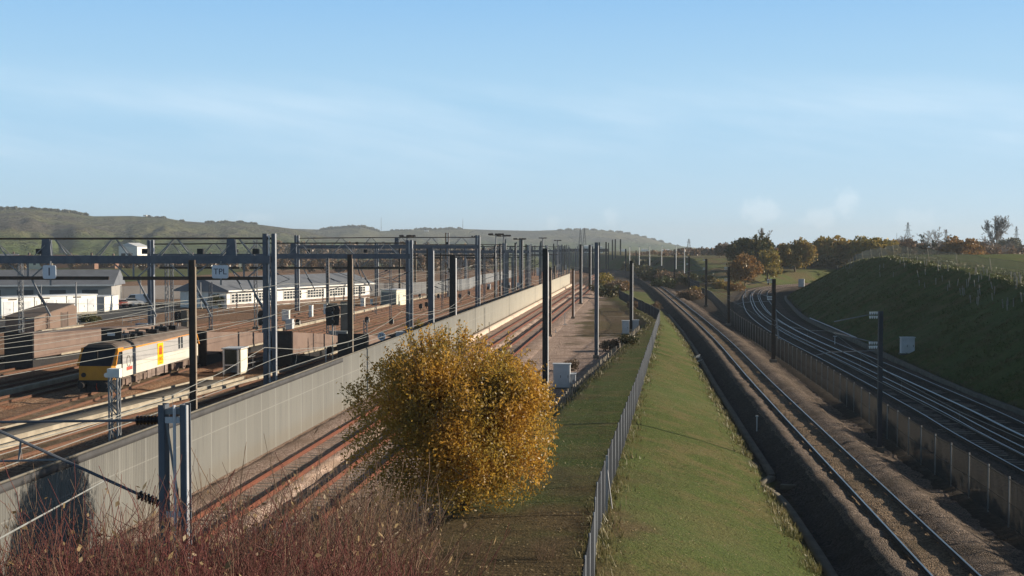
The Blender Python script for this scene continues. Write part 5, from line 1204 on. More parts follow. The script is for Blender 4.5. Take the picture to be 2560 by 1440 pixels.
# ------------------------------------------------------------------ pylons and radio masts
def pylon(px, by, ty, d_, lb, peaks=1, wpx=14, m=mat('pylon_grey', (.13, .14, .15), .7)):
    t_ = D(px, ty, d_); b_ = D(px, by, d_); h_ = t_.z - b_.z; wb = wpx * d_ / F; th_ = max(.16, .55 * d_ / F)
    r = thing('power_pylon', b_, R(12), lb, 'pylon', 'lattice power pylons'); mb = MB()
    tops = (-.12, .12) if peaks == 2 else (0,)
    def wat(z): q = z / h_; return wb / 2 * (1 - q) ** (1.1) + wb * .06
    N = 7
    zs = [h_ * (1 - (1 - i / N) ** 1.25) for i in range(N + 1)]
    for a, b2 in zip(zs[:-1], zs[1:]):
        wa, w2 = wat(a), wat(b2)
        for sx in (-1, 1):
            for sy in (-1, 1): mb.bar((sx * wa, sy * wa, a), (sx * w2, sy * w2, b2), th_)
            mb.bar((sx * wa, -wa, a), (-sx * w2, -w2, b2), th_ * .6); mb.bar((-wa, sx * wa, a), (-w2, -sx * w2, b2), th_ * .6)
    mb.build('tower', m, r); mb = MB()
    for q in (.62, .76, .9):
        L_ = wb * (.62 if peaks == 1 else .3) * (1.1 if q < .8 else .8); mb.bar((-L_, 0, h_ * q), (L_, 0, h_ * q), th_ * .8); mb.bar((-L_, 0, h_ * q), (0, 0, h_ * (q + .05)), th_ * .5); mb.bar((L_, 0, h_ * q), (0, 0, h_ * (q + .05)), th_ * .5)
    mb.build('crossarm', m, r)
pylon(1451, 628, 570, 1100, 'tall pylon before the far downs, left leg tower of the pair', 2, 9)
pylon(1461, 628, 570, 1105, 'tall pylon before the far downs, right leg tower of the pair', 2, 9)
pylon(1722, 622, 597, 1400, 'small pylon on the horizon above the brown wood', 1, 8)
pylon(2269, 640, 556, 800, 'tall pylon beside the ivy covered trees', 1, 16)
pylon(2365, 640, 574, 1000, 'small pylon behind the orange brown oak', 1, 12)
pylon(2540, 650, 566, 900, 'pylon right of the tall bare tree', 1, 14)
for px, by, ty, d_, lb in ((1157, 574, 546, 3250, 'radio mast on the crest of the far downs'), (953, 578, 543, 3300, 'thin radio mast left on the far downs'), (2242, 612, 582, 700, 'thin pole above the brown thicket')):
    a_ = D(px, by, d_); b_ = D(px, ty, d_); tag(MB().tube([a_, b_], [.6 * d_ / F, .35 * d_ / F], 4).build('radio_mast', M_blue), lb, 'mast')

# ------------------------------------------------------------------ overhead wires
WG = 'overhead wires'
def wire_run(path, z0, label, sup, mess=1.25, r=.013, drop=True, stag=.2, name='overhead_wire'):
    X_ = lambda y: float(np.interp(y, path[:, 1], path[:, 0]))
    mb = MB(); pts = []; mp = []
    for i in range(len(sup) - 1):
        n_ = 6
        for k_ in range(n_):
            q = k_ / n_; y = sup[i] + (sup[i + 1] - sup[i]) * q; s_ = stag * ((-1) ** i) * (1 - 2 * q)
            pts.append((X_(y) + s_, y, z0)); mp.append((X_(y) + s_ * .3, y, z0 + mess - (mess - .35) * 4 * q * (1 - q)))
            if drop and k_ and y < 190: mb.tube([(X_(y) + s_, y, z0), mp[-1]], r * .5, 3)
    mb.tube(pts, r, 4); mb.tube(mp, r, 4)
    return tag(mb.build(name, M_wire), label, 'wire', WG)
SUP = [14, 36, 90, 144, 201, 262, 322, 385]
wire_run(straight(-24.2, 0, 560, .05), 4.9, 'overhead wires above the yard track behind the wall', SUP, drop=False)
wire_run(straight(-28.6, 0, 560, .075), 4.9, 'overhead wires above the yard track beside the walkway', SUP, drop=False)
wire_run(straight(-33.9, 0, 560, .06), 4.9, 'overhead wires above the concrete walkway and booth', SUP, drop=False)
wire_run(LT, 4.9, 'overhead wires above the locomotive', SUP[1:], drop=False)
wire_run(straight(-43.5, 0, 560), 4.9, 'overhead wires above the track beyond the locomotive', SUP[1:], drop=False)
wire_run(straight(-16.3, 0, 560), 4.7, 'overhead wires above the rusty track at the wall', [21, 52.4, 82, 114, 139.8, 175, 219, 291, 360])
wire_run(PR, 4.85, 'overhead wires above the grey single track', [14, 60.6, 108, 161, 211, 303, 380, 441], stag=.15, r=.007)
wl = [D(265, 1200, 21.5), D(0, 1346, 12.5), D(-220, 1466, 10)]
tag(MB().tube(wl, .012, 4).build('overhead_wire', M_wire), 'contact wire running from the sloping cantilever tube out past the bottom left', 'wire', WG)
wl = [(-19.3 + TD * y_, y_, 4.0 + .5 * (((y_ - 20) / 45) % 1 - .5) ** 2 * 4) for y_ in range(14, 300, 5)]
tag(MB().tube(wl, .014, 4).build('earth_wire', M_wire), 'earth wire strung along the masts at the concrete wall', 'wire', WG)
wl = [(-27.0 + TD * y_, y_, 7.6 - .5 * math.sin(math.pi * (((y_ - 36) / 54) % 1))) for y_ in range(20, 330, 6)]
tag(MB().tube(wl, .014, 4).build('earth_wire', M_wire), 'feeder wire strung along the gantry legs', 'wire', WG)

# ------------------------------------------------------------------ foliage helpers
def leaf_cloud(P, size, rg, elong=1.7, droop=0.0):
    """one diamond leaf per point"""
    n_ = len(P); u = rg.normal(size=(n_, 3)); u[:, 2] -= droop; u /= np.linalg.norm(u, axis=1)[:, None]
    v = np.cross(u, rg.normal(size=(n_, 3))); v /= np.linalg.norm(v, axis=1)[:, None] + 1e-9
    sz = size * rg.uniform(.6, 1.35, n_)[:, None]
    a = u * sz * elong * .5; b_ = v * sz * .5
    V = np.stack([P - a, P - b_ * .9 + a * .1, P + a, P + b_ * .9 + a * .1], 1).reshape(-1, 3)
    Q = np.arange(n_ * 4).reshape(n_, 4)
    return V, Q, np.repeat(rg.random(n_), 4)
def leaves_obj(name, P, size, m, parent, rg, elong=1.7, droop=0.0):
    V, Q, T = leaf_cloud(P, size, rg, elong, droop)
    return link(name, np_mesh(name, V, Q, m, tint=T), parent)
def seg_mesh(segs, sides=3):
    """segs: list of (a, b, ra, rb) -> open tubes"""
    A = np.array([s_[0] for s_ in segs], float); B = np.array([s_[1] for s_ in segs], float)
    ra = np.array([s_[2] for s_ in segs]); rb = np.array([s_[3] for s_ in segs])
    d = B - A; d /= np.linalg.norm(d, axis=1)[:, None] + 1e-9
    up = np.where(np.abs(d[:, 2:3]) > .9, np.array([[0, 1., 0]]), np.array([[0, 0, 1.]]))
    x = np.cross(d, up); x /= np.linalg.norm(x, axis=1)[:, None]; y = np.cross(x, d)
    n_ = len(A); V = np.zeros((n_, 2 * sides, 3))
    for i in range(sides):
        c_, s_ = math.cos(2 * math.pi * i / sides), math.sin(2 * math.pi * i / sides)
        V[:, i] = A + (x * c_ + y * s_) * ra[:, None]; V[:, sides + i] = B + (x * c_ + y * s_) * rb[:, None]
    f = np.array([(i, (i + 1) % sides, sides + (i + 1) % sides, sides + i) for i in range(sides)])
    Q = (np.arange(n_)[:, None, None] * 2 * sides + f[None]).reshape(-1, 4)
    return V.reshape(-1, 3), Q
def grow(segs, p, d, L, r, lev, rg, spread=.55, kids=(2, 4), up=.25, shrink=.68, bend=.12, tips=None, nseg=3, keep=.62):
    q = np.array(p, float); dd = np.array(d, float); dd /= np.linalg.norm(dd)
    for k_ in range(nseg):
        dd = dd + rg.normal(size=3) * bend + np.array([0, 0, up * .12]); dd /= np.linalg.norm(dd)
        e = q + dd * L / nseg; r0 = r * (1 - .38 * k_ / nseg); r1 = r * (1 - .38 * (k_ + 1) / nseg)
        segs.append((q.copy(), e.copy(), r0, r1)); q = e
        if lev > 0 and k_ < nseg - 1 and rg.random() < keep:
            nd = dd + rg.normal(size=3) * spread * 1.25; grow(segs, q, nd, L * shrink * .8, r1 * .5, lev - 1, rg, spread, kids, up, shrink, bend, tips, nseg, keep)
    if lev > 0:
        for _ in range(rg.integers(kids[0], kids[1])):
            nd = dd + rg.normal(size=3) * spread; nd[2] += up * .5; grow(segs, q, nd, L * shrink * rg.uniform(.8, 1.15), r * .58, lev - 1, rg, spread, kids, up, shrink, bend, tips, nseg, keep)
    elif tips is not None: tips.append(q)

# ------------------------------------------------------------------ the golden shrub
rg = np.random.default_rng(11)
tb = U(1157, 1312, .85); tb.z = gz(tb.x, tb.y) - .05
tr = thing('shrub_tree', tb, 0, 'big round golden leaved shrub on the bank beside the rusty tracks', 'tree')
ccx, ccz, crx, crz = -.42, 2.85, 3.85, 3.25
def inside(P):
    k_ = 1 + .22 * np.clip((P[:, 2] - ccz) / crz, 0, 1)
    return ((P[:, 0] - ccx) * k_ / crx) ** 2 + (P[:, 1] * k_ / 3.2) ** 2 + ((P[:, 2] - ccz) / crz) ** 2
segs = []; tips = []
for k_ in range(15):
    a = 2 * math.pi * k_ / 15 + rg.uniform(-.2, .2); ln = rg.uniform(.25, 1.05)
    d0 = (math.cos(a) * ln - .10, math.sin(a) * ln, 1.0)
    grow(segs, (rg.uniform(-.12, .12), rg.uniform(-.12, .12), 0), d0, 2.3, .055, 3, rg, .42, (2, 4), .3, .66, .09, tips)
segs = [s_ for s_ in segs if inside(np.array([s_[1]]))[0] < 1.12]
# leaves follow the twigs, thinner where a gap opens
ends = np.array([s_[1] for s_ in segs if s_[2] < .03]); 
pts = []
base_n = 120000
while sum(len(p) for p in pts) < base_n:
    c_ = ends[rg.integers(0, len(ends), 9000)] + rg.normal(size=(9000, 3)) * .30
    q_ = np.stack([ccx + crx * rg.normal(size=6000) * .6, 3.2 * rg.normal(size=6000) * .6, ccz + crz * rg.normal(size=6000) * .6], 1)
    P = np.concatenate([c_, q_]); e = inside(P)
    lump = vnoise(P[:, 0] * 1.0 + 40, P[:, 2] + 40, .8, 71) + vnoise(P[:, 1] + 40, P[:, 2] + 60, .7, 72)
    edge = .90 + .14 * lump + .10 * vnoise(P[:, 0] * 3 + 50, P[:, 2] * 3 + 50, .7, 73)
    ok = (e < edge + .14) & (e > .08) & (P[:, 2] > .0 + .5 * rg.random(len(P))) & (rg.random(len(P)) < .55 + .6 * (lump + .4))
    pts.append(P[ok])
P = np.concatenate(pts)[:base_n]
# long shoots poke out of the top
sh = []; shl = []
for k_ in range(150):
    a = rg.uniform(0, 2 * math.pi); el_ = rg.uniform(.15, 1.4)
    p0 = np.array([ccx + crx * math.cos(a) * math.cos(el_) * .86, 3.2 * math.sin(a) * math.cos(el_) * .86, ccz + crz * math.sin(el_) * .86])
    d_ = p0 - np.array([ccx, 0, ccz - 2]); d_ /= np.linalg.norm(d_); L_ = rg.uniform(.4, .95)
    p1 = p0 + d_ * L_ + rg.normal(size=3) * .05; sh.append((p0, p1, .010, .004))
    for q_ in np.linspace(.05, 1, 26): shl.append(p0 + (p1 - p0) * q_ + rg.normal(size=3) * .055)
V, Q = seg_mesh(segs + sh, 4); link('trunk', np_mesh('trunk', V, Q, M_bark), tr)
leaves_obj('crown', np.concatenate([P, np.array(shl)]), .060, L_gold, tr, rg, 1.9, .3)

# ------------------------------------------------------------------ trees and hedges on the right
def leafy(px, by, ty, wpx, m, label, seed, name='tree', z=None, n_=4200, group='autumn trees beyond the bend', low=.04, flat=1.0, lsz=1.0, d=None, bark=M_bark):
    if d is None:
        # walk along the ray until it meets the ground
        r = ray(px, by); dd = 60.0
        while dd < 1500 and H + r[2] / r[1] * dd > gz(r[0] / r[1] * dd, dd): dd += 1.5
        d = dd
    b_ = D(px, by, d); g_ = gz(b_.x, b_.y); tz = D(px, ty, d).z; ht = max(1.0, tz - g_); wd = wpx * 1.28 * d / F
    rg = np.random.default_rng(seed); r = thing(name, (b_.x, b_.y, g_), 0, label, 'tree' if name == 'tree' else 'shrub', group)
    cz = ht * (.5 + low * .5); rz_ = ht * (1 - low) * .5; R_ = wd / 2
    segs = []
    if name == 'tree':
        grow(segs, (0, 0, 0), (rg.normal() * .05, 0, 1), ht * .33, max(.12, ht * .028), 3, rg, .6, (3, 4), .2, .72, .08)
        V, Q = seg_mesh(segs, 4); V[:, 0] = np.clip(V[:, 0], -R_ * .85, R_ * .85); V[:, 2] = np.minimum(V[:, 2], ht * .93); link('trunk', np_mesh('trunk', V, Q, bark), r)
    K = 52; th = rg.uniform(0, 2 * math.pi, K); cu = rg.uniform(-1, 1, K); rr = rg.uniform(.35, .86, K)
    C = np.stack([R_ * rr * np.sqrt(1 - cu ** 2 * .9) * np.cos(th), R_ * rr * np.sqrt(1 - cu ** 2 * .9) * np.sin(th), cz + rz_ * rr * cu * flat], 1)
    cr_ = rg.uniform(.18, .34, K) * R_
    idx = rg.integers(0, K, n_); dv_ = rg.normal(size=(n_, 3)); dv_ /= np.linalg.norm(dv_, axis=1)[:, None]
    P = C[idx] + dv_ * (cr_[idx] * rg.uniform(.35, 1.1, n_) ** .7)[:, None] * np.array([1, 1, .8])
    P[:, 2] = np.maximum(P[:, 2], .05)
    leaves_obj('crown', P, wd * .047 * lsz, m, r, rg, 1.4)
    return r
def bare(px, by, ty, wpx, label, seed, d=None, m=M_barkg, lev=5, lean=0.0):
    if d is None:
        r = ray(px, by); dd = 60.0
        while dd < 1500 and H + r[2] / r[1] * dd > gz(r[0] / r[1] * dd, dd): dd += 1.5
        d = dd
    b_ = D(px, by, d); g_ = gz(b_.x, b_.y); ht = D(px, ty, d).z - g_; rg = np.random.default_rng(seed)
    r = thing('bare_tree', (b_.x, b_.y, g_), 0, label, 'tree', 'leafless trees beyond the bend'); segs = []
    grow(segs, (0, 0, 0), (lean, 0, 1), ht * .36, max(.14, ht * .02), lev, rg, .42, (2, 4), .45, .66, .07, None, 3, .62 if lev < 6 else .8)
    A = np.array([s_[1] for s_ in segs]); sx = (wpx * d / F / 2) / max(np.percentile(np.abs(A[:, 0]), 98), .1); sz = ht / A[:, 2].max()
    segs = [(s_[0] * (sx, sx, sz), s_[1] * (sx, sx, sz), s_[2], s_[3]) for s_ in segs]
    trk = [s_ for s_ in segs if s_[2] > .10] or segs[:3]; tw = [(a, b2, max(ra, .05), max(rb, .04)) for a, b2, ra, rb in segs if ra <= .10]
    V, Q = seg_mesh(trk, 6); link('trunk', np_mesh('trunk', V, Q, m), r)
    if tw: V, Q = seg_mesh(tw, 3); link('crown', np_mesh('crown', V, Q, m), r)
    return r
leafy(1862, 694, 634, 76, L_rust, 'rounded rusty brown tree lowest on the slope at the bend', 1, lsz=.9, d=322)
leafy(1878, 680, 592, 108, L_dark, 'broad dark olive tree behind the rounded rusty one', 2, d=372, n_=5200)
leafy(1922, 688, 612, 56, L_yellow, 'narrow orange gold tree with visible trunks right of the rounded rusty one', 3, d=345)
bare(1916, 676, 569, 62, 'bare tree standing up behind the broad dark olive tree', 4, d=382, lean=-.05)
leafy(1988, 680, 592, 84, L_olive, 'olive gold tree standing alone left of the hill', 5, n_=5200)
leafy(2088, 684, 592, 112, L_olive, 'wide spreading olive brown oak behind the left shoulder of the hill', 6, d=400, n_=5200)
leafy(2052, 680, 612, 60, L_brown, 'small brown tree between the two olive trees', 7, d=415)
leafy(2182, 668, 591, 96, L_yellow, 'yellow olive tree behind the hill fence', 8, d=390, n_=5200)
leafy(2218, 660, 598, 60, L_olive, 'yellowish low tree beside the peak of the hill', 9, d=395)
leafy(2255, 655, 594, 74, L_brown, 'brown thicket tree behind the peak of the hill', 10, d=420)
leafy(2306, 660, 572, 26, L_ivy, 'ivy covered tree, left one of the dark pair', 12, d=380, low=.02, n_=1800, lsz=1.3)
leafy(2326, 662, 582, 26, L_ivy, 'ivy covered tree, right one of the dark pair', 13, d=378, low=.02, n_=1800, lsz=1.3)
bare(2330, 652, 566, 62, 'pale bare tree behind the dark ivy covered pair', 14, d=420)
bare(2262, 650, 588, 60, 'bare tree left of the dark ivy covered pair', 15, d=430)
leafy(2402, 668, 587, 96, L_rust, 'large orange brown oak right of the ivy covered pair', 16, d=370, n_=5200)
leafy(2360, 664, 600, 56, L_brown, 'brown tree just left of the large orange brown oak', 17, d=430)
bare(2490, 660, 537, 74, 'tall round headed bare tree at the right of the skyline', 18, d=430, lev=6)
leafy(2478, 668, 612, 72, L_brown, 'dull brown bush below the tall bare tree', 19, name='hedge_shrub', d=390, low=0)
leafy(2545, 668, 632, 80, L_brown, 'low brown bush at the right edge of the field', 20, name='hedge_shrub', d=360, low=0)
leafy(2520, 640, 596, 60, L_dark, 'dark tree on the right horizon under the pylon', 21, d=640)
leafy(2435, 655, 596, 60, L_brown, 'brown tree between the orange oak and the tall bare tree', 22, d=450)
leafy(1960, 660, 604, 50, L_brown, 'brown tree between the bare tree and the olive gold tree', 24, d=430)
leafy(1822, 650, 606, 44, L_brown, 'pinkish brown tree at the end of the brown wood', 25, d=470)
leafy(1800, 650, 604, 28, L_brown, 'slim brown tree at the end of the brown wood', 26, d=480)
for k_, (px, by, ty, w_, m, d_, lb) in enumerate(((1945, 672, 618, 54, L_rust, 395, 'rusty tree filling the gap right of the bare tree'), (2030, 672, 606, 56, L_olive, 440, 'olive tree filling the gap between the two broad olive trees'), (2132, 668, 602, 64, L_olive, 430, 'dull olive tree between the spreading oak and the yellow olive tree'), (2070, 690, 640, 54, L_dark, 388, 'dark low tree under the wide spreading oak'), (2290, 660, 606, 54, L_brown, 440, 'brown tree at the left foot of the ivy covered pair'), (2450, 668, 618, 50, L_brown, 400, 'brown low tree right of the large orange brown oak'), (1840, 672, 620, 40, L_brown, 420, 'brown tree left behind the rounded rusty one'))):
    leafy(px, by, ty, w_, m, lb, 400 + k_, d=d_)
for k_, (px, by, ty, w_, m, d_) in enumerate(((1950, 690, 656, 40, L_dark, 400), (2010, 690, 652, 46, L_olive, 410), (2045, 694, 654, 50, L_dark, 398), (2105, 690, 648, 60, L_olive, 415), (2150, 684, 640, 60, L_dark, 410), (2205, 676, 630, 60, L_brown, 420), (1905, 690, 662, 40, L_brown, 372), (1975, 684, 650, 40, L_brown, 425))):
    leafy(px, by, ty, w_, m, 'low bush in the understory between the trees at the bend', 430 + k_, name='hedge_shrub', group='understory bushes at the bend', low=0, d=d_, n_=1600)
GS = 'shrubs along the far bank'
for k_, (px, by, ty, w_, m, lb) in enumerate(((1512, 722, 680, 46, L_yellow, 'yellow green shrub beside the foot of the tall slim grey mast'), (1540, 742, 700, 52, L_brown, 'brown shrub over the dark hollow right of the yellow green one'), (1500, 738, 706, 44, L_dark, 'dark shrub at the dark hollow by the rough grass'), (1522, 744, 712, 60, L_dark, 'wide dark shrub filling the hollow by the rough grass'), (1560, 728, 702, 40, L_rust, 'rusty shrub just left of the far end of the single track'), (1640, 708, 672, 74, L_dark, 'dark brush right of the far end of the single track'), (1680, 712, 678, 70, L_brown, 'brown brush beneath the pale lamp posts'), (1718, 716, 682, 50, L_dark, 'dark brush beside the thin dark mast'), (1660, 722, 694, 60, L_green, 'low green brush at the edge of the single track'), (1600, 690, 664, 60, L_dark, 'dark brush at the foot of the far dark fence'), (1745, 740, 716, 44, L_olive, 'olive brush on the grass wedge'), (1725, 752, 726, 60, L_brown, 'brown brush on the grass wedge by the single track'), (1836, 728, 706, 46, L_rust, 'rust red bracken patch inside the bend'), (1800, 722, 702, 50, L_olive, 'olive bramble patch inside the bend'), (1770, 706, 686, 40, L_dark, 'dark bramble patch under the slim dark mast'), (1640, 780, 752, 26, L_brown, 'brown weeds at the corner of the ridge fence'), (1585, 775, 752, 34, L_brown, 'brown weeds below the ridge fence'), (1430, 930, 905, 40, L_brown, 'brown bramble at the row of short posts'), (1525, 880, 850, 50, L_brown, 'brown bramble by the tall slim grey mast'), (1568, 862, 838, 44, L_dark, 'dark bramble below the two small cabinets'), (832, 1010, 925, 44, L_green, 'pale green weed growing up the wall left of the golden shrub'), (1050, 840, 795, 26, L_yellow, 'yellow green sapling above the wall right of the second gantry leg'), (225, 806, 793, 46, L_green, 'green grass clump on the asphalt edge'), (545, 772, 735, 44, L_dark, 'dark bush at the left end of the windowed building'))):
    leafy(px, by, ty, w_, m, lb, 40 + k_, name='shrub', group=GS if k_ < 20 else None, low=0, n_=1500, lsz=1.1)
def wood(name, label, items, m, seed, leaf, z_ofs=0.0):
    """a far wood that reads as one mass: leaf clumps along a line of (px, top y, distance)"""
    rg = np.random.default_rng(seed); PP = []
    for px, ty, d_, wpx, hgt in items:
        c_ = D(px, ty, d_); w_ = wpx * d_ / F / 2; n_ = int(260)
        dv_ = rg.normal(size=(n_, 3)); dv_ /= np.linalg.norm(dv_, axis=1)[:, None]
        PP.append(np.array([c_.x, c_.y, c_.z - hgt * .5]) + dv_ * np.array([w_, w_ * .8, hgt * .55]) * rg.uniform(.5, 1.0, (n_, 1)))
    P = np.concatenate(PP); V, Q, T = leaf_cloud(P, leaf, rg, 1.3)
    return tag(link(name, np_mesh(name, V, Q, m, tint=T)), label, None, None, 'stuff')
rg = np.random.default_rng(3)
it = [(px + rg.uniform(-6, 6), np.interp(px, [1580, 1640, 1700, 1760, 1830], [634, 628, 622, 619, 616]) + rg.uniform(-3, 5), rg.uniform(560, 760), rg.uniform(22, 40), rg.uniform(6, 9)) for px in range(1585, 1840, 8)]
wood('woodland', 'brown leafless wood beyond the far end of the single track', it, L_brown, 5, 1.1)
it = [(px + rg.uniform(-6, 6), rg.uniform(648, 660), rg.uniform(500, 560), rg.uniform(20, 34), rg.uniform(4, 6)) for px in range(1570, 1750, 9)]
wood('undergrowth', 'dark scrub in front of the brown wood', it, L_dark, 6, .8)
it = [(px, rg.uniform(604, 622), rg.uniform(450, 620), rg.uniform(24, 50), rg.uniform(7, 10)) for px in range(2000, 2600, 16)]
wood('woodland', 'brown hedgerow wood behind the trees on the right', it, L_brown, 8, 1.0)
it = [(px + rg.uniform(-8, 8), rg.uniform(640, 655), rg.uniform(520, 700), rg.uniform(20, 40), rg.uniform(3, 6)) for px in range(-60, 1250, 13)]
wood('undergrowth', 'brown hedges and scrub between the yard and the downs', it, L_brown, 9, 1.0)
it = [(px + rg.uniform(-8, 8), np.interp(px, [700, 1250], [606, 616]) + rg.uniform(-6, 8), rg.uniform(900, 1200), rg.uniform(24, 44), rg.uniform(8, 14)) for px in range(690, 1260, 12)]
wood('woodland', 'dull grey brown wood at the foot of the far downs', it, L_brown, 10, 1.8)
# tree clumps on the crest of the downs
it = [(px, float(np.interp(px, [p[0] for p in SKY1], [p[1] for p in SKY1])) - rg.uniform(0, 4), float(np.interp(px, [0, 600, 1060], [2080, 2480, 2800])), rg.uniform(8, 18), rg.uniform(5, 9)) for px in list(range(-60, 220, 7)) + [370, 378, 388, 395, 402, 410, 455] + list(range(520, 640, 9))]
wood('woodland', 'thin line of trees along the crest of the near downs', it, L_dark, 12, 4.0)
it = [(px, float(np.interp(px, [p[0] for p in SKY2], [p[1] for p in SKY2])) - rg.uniform(0, 3), float(np.interp(px, [300, 900, 1800], [3560, 3270, 4150])), rg.uniform(8, 20), rg.uniform(6, 12)) for px in list(range(805, 945, 6)) + list(range(980, 1150, 12)) + [1120, 1128, 1150] + list(range(1400, 1700, 21))]
wood('woodland', 'line of trees along the crest of the far downs', it, L_dark, 13, 6.0)

# ------------------------------------------------------------------ red brush and brown twigs in the near corner
def brush(seed, m, n_st, hgt, wid, r0=.014, lev=2):
    rg = np.random.default_rng(seed); segs = []
    for k_ in range(n_st):
        a = rg.uniform(0, 2 * math.pi); q = math.sqrt(rg.random())
        p = (q * wid * math.cos(a), q * wid * math.sin(a), -.1); d_ = (math.cos(a) * .35 * q + rg.normal() * .16, math.sin(a) * .35 * q + rg.normal() * .16, 1)
        grow(segs, p, d_, hgt * rg.uniform(.38, .72), r0 * rg.uniform(.6, 1.2), lev, rg, .42, (1, 3), .3, .62, .11, None, 3, .75)
    V, Q = seg_mesh(segs, 3); return np_mesh('brush_stems', V, Q, m), segs
protos = [brush(100 + i, M_twig, 75, 2.1, .85) for i in range(4)] + [brush(110 + i, M_twig2, 60, 1.6, .9, .012) for i in range(3)]
rg = np.random.default_rng(77)
L_dead = leafmat('leaves_dead', (.26, .17, .08), (.38, .28, .15), (.16, .10, .05), .3)
def dead(segs, n_, seed):
    r2 = np.random.default_rng(seed); e = np.array([s_[1] for s_ in segs]); P = e[r2.integers(0, len(e), n_)] + r2.normal(size=(n_, 3)) * .03
    V, Q, T = leaf_cloud(P, .05, r2, 1.6, .5); return np_mesh('dead_leaves', V, Q, L_dead, tint=T)
dl = [dead(p[1], 90 if i < 4 else 160, 200 + i) for i, p in enumerate(protos)]
spots = [(60, 1330, 15.5, 0), (150, 1300, 16, 1), (235, 1275, 16.5, 2), (320, 1255, 16, 3), (400, 1290, 15, 0), (480, 1265, 17, 1), (560, 1290, 16, 2), (640, 1270, 17.5, 3), (715, 1280, 17, 1), (790, 1300, 17.5, 0), (850, 1330, 17, 2), (40, 1400, 12.5, 1), (95, 1372, 13, 0), (215, 1392, 11.5, 3), (325, 1398, 11.6, 0), (440, 1402, 11.5, 1), (560, 1400, 11.6, 3), (690, 1402, 11.8, 0), (25, 1360, 14.5, 0), (120, 1390, 13, 3), (260, 1370, 12.6, 0), (390, 1380, 12.4, 1), (520, 1370, 12.6, 2), (650, 1370, 12.8, 3), (770, 1375, 13, 0), (880, 1390, 13.5, 1), (190, 1345, 14.2, 2), (450, 1340, 14, 3), (590, 1335, 14.2, 0), (710, 1340, 14.4, 1), (330, 1330, 14, 2),
         (700, 1225, 24, 4), (770, 1240, 25, 5), (830, 1225, 27, 6), (890, 1225, 29, 4), (940, 1240, 30, 5), (985, 1270, 31, 6), (915, 1290, 26, 6), (850, 1275, 23, 4), (960, 1320, 27, 5), (1030, 1320, 32, 4), (1020, 1250, 42, 6), (960, 1215, 43, 5), (925, 1180, 45, 4), (1370, 1420, 33, 6), (1180, 1405, 33.5, 5), (1000, 1400, 24, 4), (1060, 1420, 26, 6)]
for k_, (px, ty, d_, pi) in enumerate(spots):
    tp = D(px, ty, d_); g_ = gz(tp.x, tp.y); h0 = 2.1 if pi < 4 else 1.6
    sc = float(np.clip((tp.z - g_) / (h0 * 1.02), .35, 2.2)) * (.88 if pi < 4 else 1)
    mixed_ = pi < 4 and k_ % 4 == 2
    if mixed_: sc *= 2.1 / 1.6
    lb = 'brown stemmed bush among the red ones around the nearest mast' if mixed_ else 'bare red stemmed bush in the thick brush around the nearest mast' if pi < 4 else 'grey brown leafless bush on the rough bank under the golden shrub'
    r = thing('twiggy_bush', (tp.x, tp.y, g_), rg.uniform(0, 6.28), lb, 'bush', ('brown stemmed bushes among the red ones' if mixed_ else 'red stemmed bushes around the nearest mast') if pi < 4 else 'grey brown bushes on the rough bank')
    r.scale = (sc * (.8 if sc > 1.4 else 1), sc * (.8 if sc > 1.4 else 1), sc)
    if pi < 4 and k_ % 4 == 2: pi = 4 + k_ % 3
    link('stems', protos[pi][0], r); link('dead_leaves', dl[pi], r)
# long single shoots
for px, by, ty, d_ in ((1085, 0, 0, 0),):
    pass

# ------------------------------------------------------------------ grass tufts, tree guards, litter
rg = np.random.default_rng(5)
L_grass = leafmat('grass_blades', (.072, .10, .030), (.120, .142, .048), (.15, .125, .055), .15)
n_ = 9000; Yt = 29 * np.exp(rg.random(n_) ** 1.3 * math.log(120 / 29.)); a_ = XP(Yt) + .2; b_ = XR(Yt) - 3.9
Xt = a_ + (b_ - a_) * rg.random(n_) ** 1.4; P = np.stack([Xt, Yt, ground(Xt, Yt) + .02], 1)
V, Q, T = leaf_cloud(P, .055, rg, 1.5); V[:, 2] = np.repeat(P[:, 2], 4) + (V[:, 2] - np.repeat(P[:, 2], 4)) * .3
tag(link('fallen_leaves', np_mesh('fallen_leaves', V, Q, leafmat('leaves_fallen', (.30, .23, .12), (.45, .36, .22), (.20, .14, .06), .1), tint=T)), 'pale fallen leaves scattered over the grass bank', None, None, 'stuff')
rg = np.random.default_rng(51); n_ = 26000
Yt = 30 * np.exp(rg.random(n_) * math.log(190 / 30.)); wh = rg.random(n_)
Xt = np.where(wh < .45, XR(Yt) - 3.75 - np.abs(rg.normal(0, .35, n_)), np.where(wh < .75, XF(Yt) + rg.normal(0, .28, n_), XP(Yt) + .5 + np.abs(rg.normal(0, .6, n_))))
kp = (vnoise(Xt * .3 + 9, Yt, 1.1, 55) + rg.normal(0, .2, n_)) > .08; Xt, Yt = Xt[kp], Yt[kp]; Zt = ground(Xt, Yt); n_ = len(Xt)
hgt = rg.uniform(.08, .30, n_); ang = rg.uniform(0, math.pi, n_); wv_ = .012 + Yt * .00022; dx_ = rg.normal(0, .08, n_); dy_ = rg.normal(0, .08, n_)
P0 = np.stack([Xt - np.cos(ang) * wv_, Yt - np.sin(ang) * wv_, Zt - .02], 1); P1 = np.stack([Xt + np.cos(ang) * wv_, Yt + np.sin(ang) * wv_, Zt - .02], 1)
P2 = np.stack([Xt + dx_ + wv_ * .2, Yt + dy_, Zt + hgt], 1); P3 = np.stack([Xt + dx_ - wv_ * .2, Yt + dy_, Zt + hgt * .95], 1)
L_tus = leafmat('tussock_blades', (.14, .14, .05), (.26, .21, .10), (.10, .11, .035), .35)
